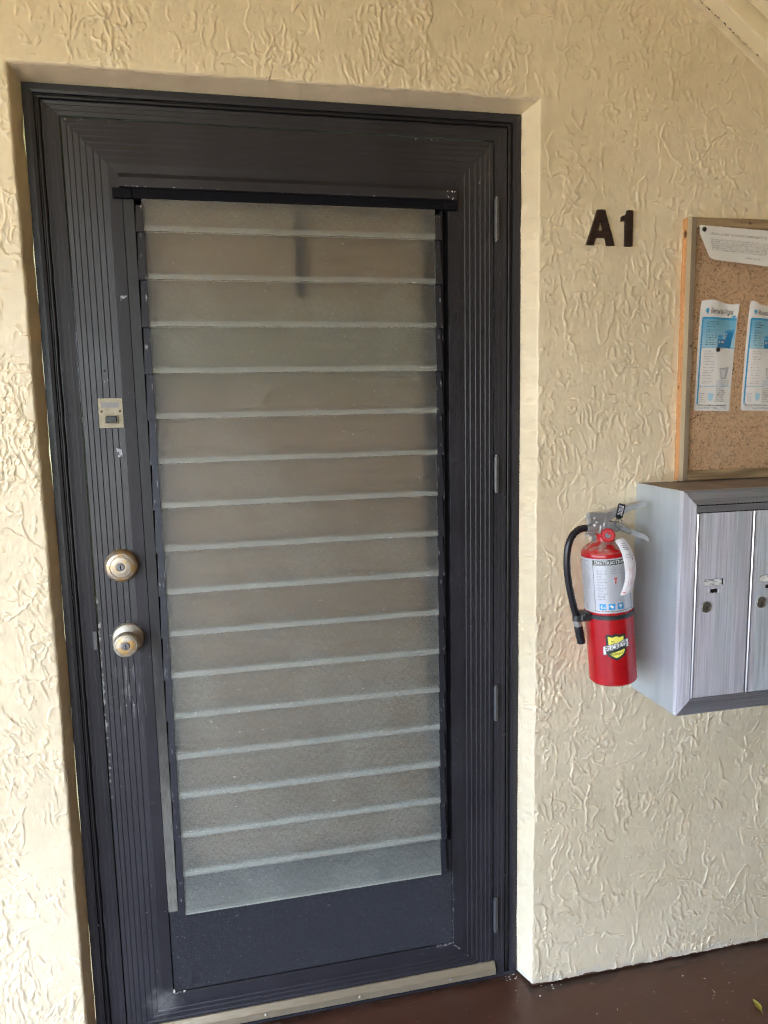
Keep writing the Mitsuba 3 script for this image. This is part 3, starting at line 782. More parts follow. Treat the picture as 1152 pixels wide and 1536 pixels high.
add(bd + '__frame_upright', upright(BX0, BX0 + 0.0215, True), 'board_wood_upright')
add(bd + '__frame_upright', upright(BX1 - 0.0215, BX1, False), 'board_wood_upright')
for za, zb in ((BZ0, BZ0 + 0.0235), (BZ1 - 0.0235, BZ1)):
    add(bd + '__frame_rail', rbox(BX0 + 0.0225, BX1 - 0.0225, BF + 0.0006, Y0 + 0.006, za, zb, 0.0016), 'board_wood_rail')
add(bd + '__cork_sheet', rbox(BX0 + 0.020, BX1 - 0.020, BF + 0.0135, Y0 + 0.004, BZ0 + 0.02, BZ1 - 0.02, 0.0004), 'cork')
for x, z in ((1.4985, 1.871), (1.3545, 1.594), (1.62, 1.289)):
    screw(bd, x, BF - 0.0001, z, 0.0032, 'rust')
CF = BF + 0.0135                    # the cork's face


def paper_thing(name, label, surf, nu, nv, mat='paper'):
    """A sheet surf(u, v) -> xyz (front towards the viewer) with a real thickness."""
    u, v = np.meshgrid(np.linspace(0, 1, nu), np.linspace(0, 1, nv))
    P = surf(u, v)
    return grid_solid(P, 0.00025)


def grid_solid(P, th):
    nv, nu = P.shape[:2]
    du, dv = np.gradient(P, axis=1), np.gradient(P, axis=0)
    n = np.cross(du, dv); n /= np.linalg.norm(n, axis=-1, keepdims=True) + 1e-12
    front, back = P.reshape(-1, 3), (P - n * th).reshape(-1, 3)
    i, k = np.meshgrid(np.arange(nv - 1), np.arange(nu - 1), indexing='ij')
    q = np.stack([i * nu + k, i * nu + k + 1, (i + 1) * nu + k + 1, (i + 1) * nu + k], -1).reshape(-1, 4)
    N = len(front)
    f = [q, q[:, ::-1] + N]
    ring = list(range(nu)) + [r * nu + nu - 1 for r in range(1, nv)] + [(nv - 1) * nu + c for c in range(nu - 2, -1, -1)] + [r * nu for r in range(nv - 2, 0, -1)]
    ring = np.array(ring); nxt = np.roll(ring, -1)
    f.append(np.stack([nxt, ring, ring + N, nxt + N], -1))
    q = np.vstack(f)
    return trimesh.Trimesh(np.vstack([front, back]), np.vstack([q[:, [0, 1, 2]], q[:, [0, 2, 3]]]), process=False)


def print_on(mesh, surf, w, h, lift):
    """Lays flat print (x 0..w, y 0..h, z up) on a sheet surf(u, v)."""
    vv, ff = trimesh.remesh.subdivide_to_size(mesh.vertices, mesh.faces, 0.006)
    m = trimesh.Trimesh(vv, ff, process=False)
    x, y, z = m.vertices.T
    u, v = x / w, y / h
    e = 1e-3
    P = surf(u, v)
    n = np.cross(surf(u + e, v) - P, surf(u, v + e) - P); n /= np.linalg.norm(n, axis=-1, keepdims=True)
    m.vertices = P + n * (lift + np.clip(z, 0, 0.00012))[:, None]
    return m


def text(s, x, y, height, bold=False, width=None):
    m = meshkit.text_mesh(s, height, 0.0001, bold)
    if width:
        m.vertices[:, 0] *= width / max(m.vertices[:, 0].max(), 1e-6)
    m.apply_translation([x, y, 0])
    return m


def flat(poly):
    return extrude(poly, 0.0001)


def slab(x0, y0, x1, y1):
    """A printed rectangle, cut across so that it follows a curved sheet."""
    n = nx = 1
    return cat(*[flat(sbox(x0 + (x1 - x0) * a / nx, y0 + (y1 - y0) * b / n, x0 + (x1 - x0) * (a + 1) / nx, y0 + (y1 - y0) * (b + 1) / n)) for a in range(nx) for b in range(n)])


def bars(rows, x0, w, pitch, th, seed, ragged=0.4):
    r = np.random.default_rng(seed)
    out = []
    for y in rows:
        x = x0; end = x0 + w * (1 - ragged * r.random())
        while x < end:
            l = min(0.002 + 0.006 * r.random(), end - x)
            if l > 0.0008:
                out.append(flat(sbox(x, y, x + l, y + th)))
            x += l + 0.0012
    return cat(*out)


# typed alert, pinned over the frame, its left edge curling
AW, AH = 0.235, 0.078


def alert_surf(u, v):
    x = 1.3655 + AW * u + 0.021 * (1 - v) ** 1.3 * np.exp(-u * 7) - 0.003 * np.exp(-(((v - 0.75) / 0.2) ** 2)) * np.exp(-u * 9)
    z = 1.7855 + AH * v - 0.013 * u * (1 - v * 0.25) + 0.002 * np.sin(u * 5.0) * (1 - v) + 0.0055 * np.exp(-u * 12) * (1 - v)
    y = BF - 0.0022 - 0.010 * (1 - v) ** 2 * (0.4 + 0.6 * np.exp(-u * 3)) - 0.001 * np.sin(u * 9 + 1)
    return np.stack([x, y, z], -1)


k = thing('alert_notice', 'wide white typed notice pinned across the top of the cork board', 'notice')
add(k + '__sheet', paper_thing('x', '', alert_surf, 40, 16), 'paper', smooth=30)
add(k + '__title', print_on(text('SPECIAL ALERT TO ENTIRE COMMUNITY OF LA FRANCE', 0.0235, AH - 0.0195, 0.0046, width=0.196), alert_surf, AW, AH, 0.00015), 'ink')
rows = ['THE COMMUNITY EVENTS IN OUR COMMUNITY WE ARE ASKING ALL RESIDENTS', 'BE AWARE OF YOUR SURROUNDINGS WHEN OUT IN THE EVENING. IF', 'SOMEONE DOES NOT LOOK RIGHT, CALL THE POLICE IMMEDIATELY. ALSO',
        'REMEMBER FOR YOUR OWN SAFETY WE HAVE HAD PROBLEMS IN THE', 'PARKING SHARED GARAGE. IN DIFFERENT TIMES, DO NOT TAKE ALONE', 'PLEASE ALSO BE SURE TO KEEP ALL DOORS AND POOLS']
for r, s in enumerate(rows):
    add(k + '__text_line', print_on(text(s, 0.0245, AH - 0.0315 - 0.0047 * r, 0.0026, width=0.195 - 0.012 * (r % 2) - 0.02 * (r == 5)), alert_surf, AW, AH, 0.00015), 'ink')
add(k + '__text_line', print_on(text('BOARD OF DIRECTORS', 0.118, AH - 0.0665, 0.0026, width=0.042), alert_surf, AW, AH, 0.00015), 'ink')


def pushpin(x, y, z, label):
    k = thing('pushpin', label, 'pushpin')
    add(k + '__head', lathe([(0, 0), (0.0048, 0), (0.0055, 0.0008), (0.0055, 0.0016), (0.004, 0.0030), (0.002, 0.0036), (0, 0.0037)], (x, y, z), (0, -1, 0.05), 24), 'pin_black', smooth=40)
    add(k + '__point', tube([(x, y, z), (x, y + 0.012, z)], 0.0005, 6), 'grey_steel')


pushpin(1.3755, BF - 0.0045, 1.8535, 'black pushpin in the upper left corner of the typed notice')


def flyer(x0, z0, label, seed, torn):
    FW, FH = 0.1, 0.252

    def surf(u, v):
        top = 0.004 * np.sin(u * 6.0 + torn) * np.clip((v - 0.9) / 0.1, 0, 1) - (0.006 * np.exp(-((u - 0.3) / 0.16) ** 2) * np.clip((v - 0.9) / 0.1, 0, 1) if torn else 0)
        x = x0 + FW * u * (0.955 + 0.045 * v) + 0.0085 * v - 0.002 * v * v
        z = z0 + FH * v + top - 0.0035 * u
        y = CF - 0.0015 - 0.0028 * (1 + np.sin(u * 7 + v * 3 + seed)) * (0.4 + v) - 0.003 * np.clip((v - 0.85) / 0.15, 0, 1) ** 2
        return np.stack([x, y, z], -1)

    k = thing('recycling_flyer', label, 'flyer')
    P = lambda m, l=0.00012: print_on(m, surf, FW, FH, l)
    add(k + '__sheet', grid_solid(surf(*np.meshgrid(np.linspace(0, 1, 26), np.linspace(0, 1, 40))), 0.00025), 'paper', smooth=30)
    add(k + '__title', P(text('Recycle Right', 0.0245, FH - 0.0270, 0.0112, bold=True, width=0.064)), 'ink')
    drop = Point(0.0165, FH - 0.0205).buffer(0.0042).union(Polygon([(0.0135, FH - 0.022), (0.0195, FH - 0.022), (0.0185, FH - 0.030)]))
    add(k + '__emblem', P(flat(drop)), 'mid_blue_print')
    add(k + '__blue_panel', P(slab(0.0085, FH * 0.585, 0.0985, FH * 0.855)), 'sky_blue_print')
    add(k + '__blue_band', P(cat(slab(0.0085, FH * 0.842, 0.0985, FH * 0.862), slab(0.006, FH * 0.06, 0.0098, FH * 0.855), flat(sbox(0.088, FH * 0.865, 0.0945, FH * 0.885))), 0.0004), 'mid_blue_print')
    bins = [Polygon([(0.070, FH * 0.74), (0.096, FH * 0.755), (0.091, FH * 0.655), (0.074, FH * 0.655)]), Polygon([(0.050, FH * 0.587), (0.088, FH * 0.587), (0.0915, FH * 0.665), (0.0485, FH * 0.665)])]
    add(k + '__bin_picture', P(cat(*[flat(b) for b in bins]), 0.0004), 'deep_blue_print')
    tops = [Polygon([(0.069, FH * 0.745), (0.097, FH * 0.76), (0.0955, FH * 0.735), (0.0715, FH * 0.725)]), Polygon([(0.0475, FH * 0.70), (0.064, FH * 0.70), (0.062, FH * 0.668), (0.050, FH * 0.668)])]
    add(k + '__lid_picture', P(cat(*[flat(b) for b in tops]), 0.0007), 'mid_blue_print')
    add(k + '__bin_picture', P(cat(flat(sbox(0.052, FH * 0.625, 0.056, FH * 0.65)), flat(sbox(0.060, FH * 0.63, 0.068, FH * 0.645)), flat(Polygon([(0.0715, FH * 0.72), (0.075, FH * 0.72), (0.0765, FH * 0.685)]))), 0.0010), 'pale_print')
    add(k + '__rule', P(cat(slab(0.009, FH * 0.581, 0.0985, FH * 0.5845), slab(0.009, FH * 0.226, 0.0985, FH * 0.230))), 'mid_blue_print')
    add(k + '__bin_picture', P(cat(flat(Polygon([(0.060, FH * 0.40), (0.089, FH * 0.41), (0.083, FH * 0.30), (0.067, FH * 0.30)])))), 'grey_print')
    add(k + '__bin_picture', P(cat(flat(Polygon([(0.053, FH * 0.29), (0.092, FH * 0.295), (0.0905, FH * 0.235), (0.055, FH * 0.235)])), flat(Polygon([(0.063, FH * 0.385), (0.080, FH * 0.39), (0.077, FH * 0.31), (0.069, FH * 0.31)]))), 0.0004), 'pale_print')
    add(k + '__bin_picture', P(flat(Polygon([(0.036, FH * 0.165), (0.051, FH * 0.165), (0.048, FH * 0.095), (0.038, FH * 0.095)]))), 'sky_blue_print')
    add(k + '__text_line', P(cat(bars([FH * f for f in (0.815, 0.795, 0.77, 0.742, 0.722, 0.695, 0.675, 0.65, 0.63, 0.61)], 0.018, 0.032, 0, 0.0013, seed), ), 0.0005), 'ink')
    add(k + '__text_line', P(bars([FH * f for f in (0.55, 0.53, 0.50, 0.478, 0.452, 0.428, 0.40, 0.372, 0.35, 0.328, 0.30, 0.272, 0.252)], 0.018, 0.030, 0, 0.0011, seed + 1)), 'pale_ink')
    add(k + '__text_line', P(bars([FH * f for f in (0.205, 0.188, 0.172, 0.154, 0.138, 0.12, 0.104, 0.086)], 0.056, 0.030, 0, 0.0012, seed + 2)), 'ink')
    add(k + '__text_line', P(bars([FH * f for f in (0.16, 0.142, 0.122, 0.104, 0.086)], 0.014, 0.018, 0, 0.0011, seed + 3)), 'pale_ink')
    add(k + '__text_line', P(cat(bars([FH * 0.048], 0.010, 0.082, 0, 0.0022, seed + 4, 0.02), bars([FH * 0.031, FH * 0.018], 0.012, 0.080, 0, 0.0009, seed + 5, 0.05))), 'ink')
    return k


flyer(1.3775, 1.4445, 'blue and white recycling flyer with a black pin through its middle', 3, 0)
flyer(1.5050, 1.4425, 'blue and white recycling flyer cut by the right side of the photo', 4, 1)
pushpin(1.4305, CF - 0.0090, 1.5855, 'black pushpin through the middle of the left recycling flyer')

# ------------------------------------------------------------------ mailboxes
mb = thing('mailbox_unit', 'brushed aluminium wall mailbox cabinet with narrow upright doors', 'mailbox')
MX0, MZ0, MZ1, MY = 1.239, 0.771, 1.2772, -0.242
ND, PW = 5, 0.1398
IX0 = 1.2690
MX1 = IX0 + ND * PW + 0.033
add(mb + '__side_panel', rbox(MX0, MX0 + 0.003, MY, Y0 + 0.012, MZ0, MZ1, 0.0006), 'brushed_side')
add(mb + '__side_panel', rbox(MX1 - 0.003, MX1, MY, Y0 + 0.012, MZ0, MZ1, 0.0006), 'brushed_side')
add(mb + '__top_panel', rbox(MX0 + 0.0035, MX1 - 0.0035, MY + 0.004, Y0 + 0.012, MZ1 - 0.0035, MZ1 - 0.0006, 0.0005), 'cabinet_top')
add(mb + '__bottom_panel', rbox(MX0 + 0.0035, MX1 - 0.0035, MY + 0.004, Y0 + 0.012, MZ0 + 0.0006, MZ0 + 0.0035, 0.0005), 'brushed_across')
add(mb + '__inner_box', rbox(MX0 + 0.02, MX1 - 0.02, MY + 0.016, Y0 + 0.012, MZ0 + 0.02, MZ1 - 0.02, 0.0005), 'seam_black')
IZ0, IZ1, IX1 = MZ0 + 0.0375, MZ1 - 0.0315, MX1 - 0.030
DZ0, DZ1 = IZ0 + 0.0015, IZ1 - 0.0185
bs = [(0.0, 0.0), (0.0, 0.012), (1.0, 0.012), (1.0, -0.0055), (0.94, -0.006)]        # bezel section across its width, depth from MY
def bez(outer0, outer1, inner0, inner1):
    def end(s):
        a = np.array(outer0) * (1 - s) + np.array(inner0) * s
        b = np.array(outer1) * (1 - s) + np.array(inner1) * s
        return (a, b)
    return mitred([(s, MY + y) for s, y in bs], end)
g = 0.0004
O = dict(bl=(MX0, MZ0), br=(MX1, MZ0), tl=(MX0, MZ1), tr=(MX1, MZ1)); I = dict(bl=(IX0, IZ0), br=(IX1, IZ0), tl=(IX0, IZ1), tr=(IX1, IZ1))
sh = lambda p, dx, dz: (p[0] + dx, p[1] + dz)
add(mb + '__bezel', bez(sh(O['bl'], 0, g), sh(O['tl'], 0, -g), sh(I['bl'], 0, g), sh(I['tl'], 0, -g)), 'brushed_upright')
add(mb + '__bezel', bez(sh(O['br'], 0, g), sh(O['tr'], 0, -g), sh(I['br'], 0, g), sh(I['tr'], 0, -g)), 'brushed_upright')
add(mb + '__bezel', bez(sh(O['tl'], g, 0), sh(O['tr'], -g, 0), sh(I['tl'], g, 0), sh(I['tr'], -g, 0)), 'brushed_across')
add(mb + '__bezel', bez(sh(O['bl'], g, 0), sh(O['br'], -g, 0), sh(I['bl'], g, 0), sh(I['br'], -g, 0)), 'brushed_across')
add(mb + '__seam', rbox(IX0 + 0.001, IX1 - 0.001, MY - 0.0062, MY + 0.002, IZ1 - 0.0016, IZ1 + 0.0004, 0.0003), 'seam_black')
add(mb + '__seam', rbox(IX0 + 0.001, IX1 - 0.001, MY - 0.0040, MY + 0.002, DZ1 + 0.0004, DZ1 + 0.0018, 0.0003), 'seam_black')
add(mb + '__lintel_strip', rbox(IX0 + 0.001, IX1 - 0.001, MY - 0.0035, MY + 0.012, IZ1 - 0.0165, IZ1 - 0.0012, 0.0007), 'brushed_across')
ord_ = ('leftmost', 'second', 'third', 'fourth', 'fifth')
for i in range(ND):
    xa = IX0 + 0.001 + i * PW
    add(mb + '__divider', rbox(xa + 0.0018, xa + 0.0062, MY - 0.0062, MY + 0.012, DZ0 - 0.0005, DZ1 + 0.0005, 0.0018), 'bright_trim')
    x0, x1 = xa + 0.0098, xa + PW - 0.0016
    wx0, wx1, wz0, wz1 = x0 + 0.0165, x0 + 0.0665, 1.0650, 1.0802
    sx0, sx1, sz0, sz1 = x0 + 0.0315, x0 + 0.0525, 1.0483, 1.0576
    po = sbox(x0, DZ0, x1, DZ1).difference(sbox(wx0, wz0, wx1, wz1)).difference(sbox(sx0, sz0, sx1, sz1))
    dk = add(mb + '__door', on_wall(extrude(po, 0.004), 0, MY + 0.0005, 0), 'brushed_upright')
    add(dk + '__name_card', rbox(wx0 - 0.001, wx1 - 0.0035, MY + 0.0006, MY + 0.0016, wz0 - 0.001, wz1 - 0.002, 0.0002), 'label_plate')
    add(dk + '__card_frame', rbox(wx0 - 0.002, wx1 + 0.002, MY + 0.0018, MY + 0.0028, wz0 - 0.002, wz1 + 0.002, 0.0002), 'seam_black')
    add(dk + '__slot', rbox(sx0 - 0.001, sx1 + 0.001, MY + 0.0006, MY + 0.0016, sz0 - 0.001, sz1 + 0.001, 0.0002), 'key_slot')
    lk = add(dk + '__lock', lathe([(0, 0), (0.0130, 0), (0.0130, 0.0015), (0.0118, 0.0030), (0.0106, 0.0030), (0.0098, 0.0018), (0, 0.0020)], (x0 + 0.0235, MY - 0.0034, 1.0180), (0, -1, 0), 32), 'lock_steel', smooth=30)
    add(lk + '__keyhole', rbox(x0 + 0.0222, x0 + 0.0248, MY - 0.0062, MY - 0.0052, 1.0105, 1.0190, 0.0004), 'key_slot')

# ------------------------------------------------------------------ fire extinguisher
ex = thing('fire_extinguisher', 'red fire extinguisher hanging on the wall beside the mailboxes', 'fire extinguisher')
EB = np.array([1.1500, -0.125, 0.826]); EA = np.array([-0.0915, 0.0, 1.0]); EA /= np.linalg.norm(EA)
R = 0.0540
ax_ = np.cross([0, 1.0, 0], EA); ax_ /= np.linalg.norm(ax_)     # along +x, square to the axis
ay_ = np.cross(EA, ax_)                                          # along +y
ZT = 0.305


def onaxis(h):
    return EB + EA * h


body = lathe([(0, 0.004), (R - 0.012, 0.0), (R - 0.003, 0.0015), (R, 0.005), (R, ZT), (R - 0.001, ZT + 0.006), (R - 0.006, ZT + 0.014), (R - 0.016, ZT + 0.021), (R - 0.028, ZT + 0.0255), (0.020, ZT + 0.028), (0.0175, ZT + 0.031), (0.0165, ZT + 0.040), (0.0205, ZT + 0.043), (0.0205, ZT + 0.047), (0.0145, ZT + 0.049), (0, ZT + 0.049)], EB, EA, 72)
add(ex + '__cylinder', body, 'red_enamel', smooth=35)


def wrap(m, lift):
    """Flat print (x = arc length from straight ahead, y = height) onto the cylinder."""
    m = m.copy()
    x, y, z = m.vertices.T
    a = x / R
    r = R + lift + np.clip(z, 0, 0.00012)
    m.vertices = onaxis(0)[None] + EA * y[:, None] + (r * np.sin(a))[:, None] * ax_ - (r * np.cos(a))[:, None] * ay_
    return m


def wslab(x0, y0, x1, y1):
    n = max(1, int(abs(x1 - x0) / 0.003))
    xs = np.linspace(x0, x1, n + 1)
    return cat(*[flat(sbox(a, y0, b, y1)) for a, b in zip(xs[:-1], xs[1:])])


LB, LT = 0.176, 0.302        # label from / to, along the bottle
D = math.pi / 180 * R
add(ex + '__label', wrap(wslab(-128 * D, LB, 105 * D, LT), 0.0003), 'bottle_label')
add(ex + '__label_band', wrap(cat(wslab(-60 * D, LT - 0.0145, 38 * D, LT - 0.003), wslab(-60 * D, LB + 0.004, -59.0 * D, LT - 0.0145), wslab(37 * D, LB + 0.004, 38 * D, LT - 0.0145), wslab(-60 * D, LB + 0.004, 38 * D, LB + 0.0048)), 0.0006), 'label_dark')
tm = text('INSTRUCTIONS', -56 * D, LT - 0.0122, 0.0072, bold=True, width=82 * D)
add(ex + '__label_title', wrap(tm, 0.0009), 'label_white')


def wbars(rows, x0, w, th, seed, ragged):
    b = bars(rows, x0, w, 0, th, seed, ragged)
    return wrap(b, 0.0006)


add(ex + '__label_text', wbars(np.arange(LB + 0.010, LT - 0.006, 0.0042), -118 * D, 50 * D, 0.0013, 5, 0.25), 'label_line')
add(ex + '__label_text', wbars([LB + 0.032 + 0.0066 * q for q in range(11)], -52 * D, 28 * D, 0.0016, 6, 0.6), 'label_line')
add(ex + '__label_text', cat(wrap(flat(Point(-8 * D, LT - 0.046).buffer(0.0032)), 0.0006), wrap(flat(sbox(-10 * D, LT - 0.058, -6.5 * D, LT - 0.050)), 0.0006)), 'red_print')
add(ex + '__label_text', wrap(bars([LT - 0.026, LT - 0.030, LT - 0.034], -18 * D, 24 * D, 0, 0.0011, 8, 0.5), 0.0006), 'label_line')
for q, a in enumerate((-49, -28, -7)):
    x0 = a * D
    w_ = 0.0145
    pk = add(ex + '__pictogram', wrap(wslab(x0, LB + 0.0085, x0 + w_, LB + 0.0225), 0.0006), 'label_blue')
    if q == 0:
        sp = [Polygon([(x0 + 0.003, LB + 0.011), (x0 + 0.006, LB + 0.011), (x0 + 0.006, LB + 0.020), (x0 + 0.003, LB + 0.018)]), Polygon([(x0 + 0.008, LB + 0.011), (x0 + 0.013, LB + 0.011), (x0 + 0.011, LB + 0.018)])]
    elif q == 1:
        sp = [Polygon([(x0 + 0.002, LB + 0.017), (x0 + 0.006, LB + 0.020), (x0 + 0.012, LB + 0.015), (x0 + 0.009, LB + 0.011)])]
    else:
        sp = [Polygon([(x0 + 0.003, LB + 0.020), (x0 + 0.011, LB + 0.020), (x0 + 0.008, LB + 0.011), (x0 + 0.0045, LB + 0.015)])]
    add(pk + '__figure', wrap(cat(*[flat(s) for s in sp]), 0.0009), 'label_white')

# shield emblem
cxs, cys = -16 * D, 0.0965
sh_out = [(-0.0205, 0.026), (-0.016, 0.0285), (-0.0085, 0.0255), (0.0, 0.0295), (0.0085, 0.0255), (0.016, 0.0285), (0.0205, 0.026), (0.0195, 0.006), (0.0215, -0.010), (0.0165, -0.0195), (0.007, -0.0255), (0.0, -0.0290), (-0.007, -0.0255), (-0.0165, -0.0195), (-0.0215, -0.010), (-0.0195, 0.006)]


def finely(poly, step=0.003):
    """A polygon cut into strips so that it follows the curve of the bottle."""
    x0, y0, x1, y1 = poly.bounds
    out = []
    n = max(1, int((x1 - x0) / step))
    xs = np.linspace(x0, x1, n + 1)
    for a, b in zip(xs[:-1], xs[1:]):
        q = poly.intersection(sbox(a, y0 - 1, b, y1 + 1))
        for gq in getattr(q, 'geoms', [q]):
            if gq.geom_type == 'Polygon' and gq.area > 1e-10:
                out.append(flat(gq))
    return cat(*out)


def emb(poly, lift, bs):
    from shapely import affinity
    return add(ex + '__emblem', wrap(finely(affinity.translate(poly, cxs, cys)), lift), bs)


S = Polygon(sh_out)
emb(S.buffer(0.0022), 0.0006, 'label_dark')
emb(S.buffer(-0.0014), 0.0009, 'label_dark')
emb(S.buffer(-0.0028), 0.0011, 'label_yellow')
sk = 0.30
rib = lambda x0, x1, y0, y1: Polygon([(x0, y0 + sk * x0), (x1, y0 + sk * x1), (x1, y1 + sk * x1), (x0, y1 + sk * x0)])
emb(rib(-0.0295, 0.0295, -0.0105, 0.0105), 0.0013, 'label_dark')
emb(rib(-0.0285, 0.0285, -0.0092, 0.0092), 0.0015, 'label_white')
emb(rib(-0.0225, 0.0235, -0.0098, -0.0035), 0.0017, 'label_dark')


def etext(s, x, y, h, w, skew, bs, bold=True):
    m = meshkit.text_mesh(s, h, 0.0001, bold)
    m.vertices[:, 0] *= w / m.vertices[:, 0].max()
    m.vertices[:, 0] += x
    m.vertices[:, 1] += y + skew * m.vertices[:, 0]
    m.apply_translation([cxs, cys, 0])
    return add(ex + '__emblem_lettering', wrap(m, 0.0019), bs)


etext('BUCKEYE', -0.0245, -0.0030, 0.0108, 0.049, sk, 'label_dark')
etext('THE', -0.0115, 0.0135, 0.0032, 0.008, 0.1, 'label_dark')
etext('EQUIPMENT', -0.0135, -0.0175, 0.0032, 0.027, 0.1, 'label_dark')

# strap with its hose clip
sp0 = 0.160
strap_prof = [(R + 0.0002, sp0), (R + 0.0022, sp0 + 0.0006), (R + 0.0022, sp0 + 0.0104), (R + 0.0002, sp0 + 0.011)]
add(ex + '__hose_strap', lathe(strap_prof + strap_prof[:1], EB, EA, 72), 'strap_plastic', smooth=35)
HP = [(1.0745, -0.125, 1.1875), (1.062, -0.126, 1.1875), (1.046, -0.128, 1.1805), (1.0335, -0.130, 1.1665), (1.0265, -0.131, 1.145), (1.0245, -0.131, 1.118), (1.0268, -0.130, 1.088), (1.0325, -0.129, 1.056), (1.0405, -0.128, 1.024), (1.0490, -0.127, 0.995), (1.0545, -0.126, 0.974)]
add(ex + '__hose', tube(HP, 0.0079, 16, sub=5), 'hose_rubber', smooth=40)
hd = np.array([0.22, 0.01, -1.0]); hd /= np.linalg.norm(hd)
q0 = np.array([1.0545, -0.126, 0.9755])
add(ex + '__hose_ferrule', lathe([(0, 0), (0.0086, 0), (0.0090, 0.001), (0.0090, 0.013), (0.0080, 0.0145), (0, 0.0145)], q0, hd, 24), 'cast_metal', smooth=35)
add(ex + '__nozzle', lathe([(0, 0), (0.0088, 0), (0.0098, 0.002), (0.0096, 0.040), (0.0090, 0.0425), (0.0065, 0.0428), (0.0060, 0.030), (0, 0.030)], q0 + hd * 0.0142, hd, 24), 'hose_rubber', smooth=35)
c0 = onaxis(sp0 + 0.006)
clip = cat(tube([q0 + (0, 0, 0.012), q0 + (0, 0, -0.001)], 0.0108, 20), rbox(1.058, 1.084, -0.142, -0.128, 0.975, 0.993, 0.003), rbox(1.062, 1.078, -0.146, -0.112, 0.987, 0.996, 0.002))
add(ex + '__hose_clip', clip, 'strap_plastic', smooth=35)

# valve
vb = onaxis(ZT + 0.049)
add(ex + '__valve', cat(lathe([(0, 0), (0.0125, 0), (0.0135, 0.004), (0.0125, 0.012), (0.0105, 0.020), (0.0105, 0.036), (0, 0.037)], vb, (0, 0, 1), 28),
                        lathe([(0, 0), (0.0125, 0), (0.0125, 0.006), (0.0085, 0.008), (0.0085, 0.018), (0.0098, 0.019), (0.0098, 0.034), (0.0092, 0.036), (0, 0.036)], (1.110, -0.125, 1.1875), (-1, 0, 0), 28),
                        lathe([(0, 0), (0.011, 0), (0.011, 0.005), (0, 0.005)], (1.082, -0.125, 1.170), (0, 0, 1), 6),
                        rbox(1.088, 1.124, -0.134, -0.116, 1.183, 1.206, 0.003)), 'cast_metal', smooth=35)
up_poly = [(1.0765, 1.2225), (1.0775, 1.1985), (1.102, 1.1945), (1.126, 1.2030), (1.137, 1.2085), (1.169, 1.2205), (1.2215, 1.2340), (1.2205, 1.2375), (1.2107, 1.2432), (1.166, 1.2355), (1.1435, 1.2291), (1.1183, 1.2222), (1.10, 1.2235)]
lo_poly = [(1.122, 1.2005), (1.1561, 1.1905), (1.194, 1.1765), (1.2179, 1.1665), (1.2275, 1.1585), (1.2292, 1.1500), (1.2265, 1.1478), (1.2135, 1.1558), (1.1801, 1.1692), (1.1565, 1.1772), (1.128, 1.183), (1.112, 1.186)]


def handle(poly, wdt):
    g = Polygon(poly).buffer(-0.0012).buffer(0.0012)
    m = on_wall(extrude(g, wdt), 0, -0.125 + wdt / 2, 0)
    c = on_wall(extrude(g.buffer(-0.0016), wdt + 0.0024), 0, -0.125 + wdt / 2 + 0.0012, 0)
    return cat(m, c)


add(ex + '__carry_handle', handle(up_poly, 0.017), 'cast_metal', smooth=20)
add(ex + '__squeeze_lever', handle(lo_poly, 0.013), 'cast_metal', smooth=20)
for x, z in ((1.090, 1.2115), (1.0965, 1.2015)):
    add(ex + '__rivet', lathe([(0, 0), (0.0045, 0), (0.0042, 0.0018), (0.002, 0.0032), (0, 0.0034)], (x, -0.1345, z), (0, -1, 0), 18), 'cast_metal', smooth=40)
gd = np.array([-0.48, -0.86, 0.10]); gd /= np.linalg.norm(gd)
gc = np.array([1.1085, -0.160, 1.1755])
gk = add(ex + '__gauge', lathe([(0, -0.026), (0.006, -0.026), (0.006, -0.006), (0.0150, -0.005), (0.0158, 0.0), (0.0155, 0.0045), (0.0142, 0.0055), (0.0135, 0.0042), (0, 0.0042)], gc, gd, 36), 'red_plastic', smooth=30)
ga = np.cross([0, 0, 1.0], gd); ga /= np.linalg.norm(ga); gb = np.cross(gd, ga)


def on_gauge(m, lift):
    return frame_to(m, gc + gd * (0.0043 + lift), ga, gb, gd)


add(gk + '__dial', on_gauge(flat(Point(0, 0).buffer(0.0062).difference(Polygon([(0, 0), (0.008, 0.004), (0.003, 0.010), (-0.002, 0.010)]))), 0.0002), 'dark_steel')
add(gk + '__needle', on_gauge(flat(Polygon([(-0.0006, -0.004), (0.0006, -0.004), (0.0003, 0.009), (-0.0003, 0.009)])), 0.0005), 'label_dark')
an = np.arange(40) * 2 * np.pi / 40
add(gk + '__dial_mark', on_gauge(cat(*[flat(Point(0.0108 * math.cos(t), 0.0108 * math.sin(t)).buffer(0.0006, 3)) for t in np.linspace(-0.6, 3.7, 9)]), 0.0002), 'label_white')
# pin with its ring
add(ex + '__pull_pin', tube([(1.1335, -0.150, 1.2005), (1.1335, -0.10, 1.2005)], 0.0022, 10), 'grey_steel', smooth=40)
t = np.linspace(0, 2 * np.pi, 48)
ringp = np.stack([1.1500 + 0.0205 * np.cos(t) * 0.96 + 0.0025 * np.sin(t), -0.1475 - 0.006 * np.cos(t), 1.1890 - 0.0125 * np.cos(t) + 0.006 * np.sin(t)], -1)
add(ex + '__pin_ring', tube(ringp, 0.0009, 8, caps=False), 'grey_steel', smooth=True)
add(ex + '__pin_ring', tube(np.stack([1.138 + 0.010 * np.cos(t), -0.150 + 0 * t, 1.196 + 0.014 * np.sin(t) + 0.004 * np.cos(t)], -1), 0.0011, 8, caps=False), 'grey_steel', smooth=True)
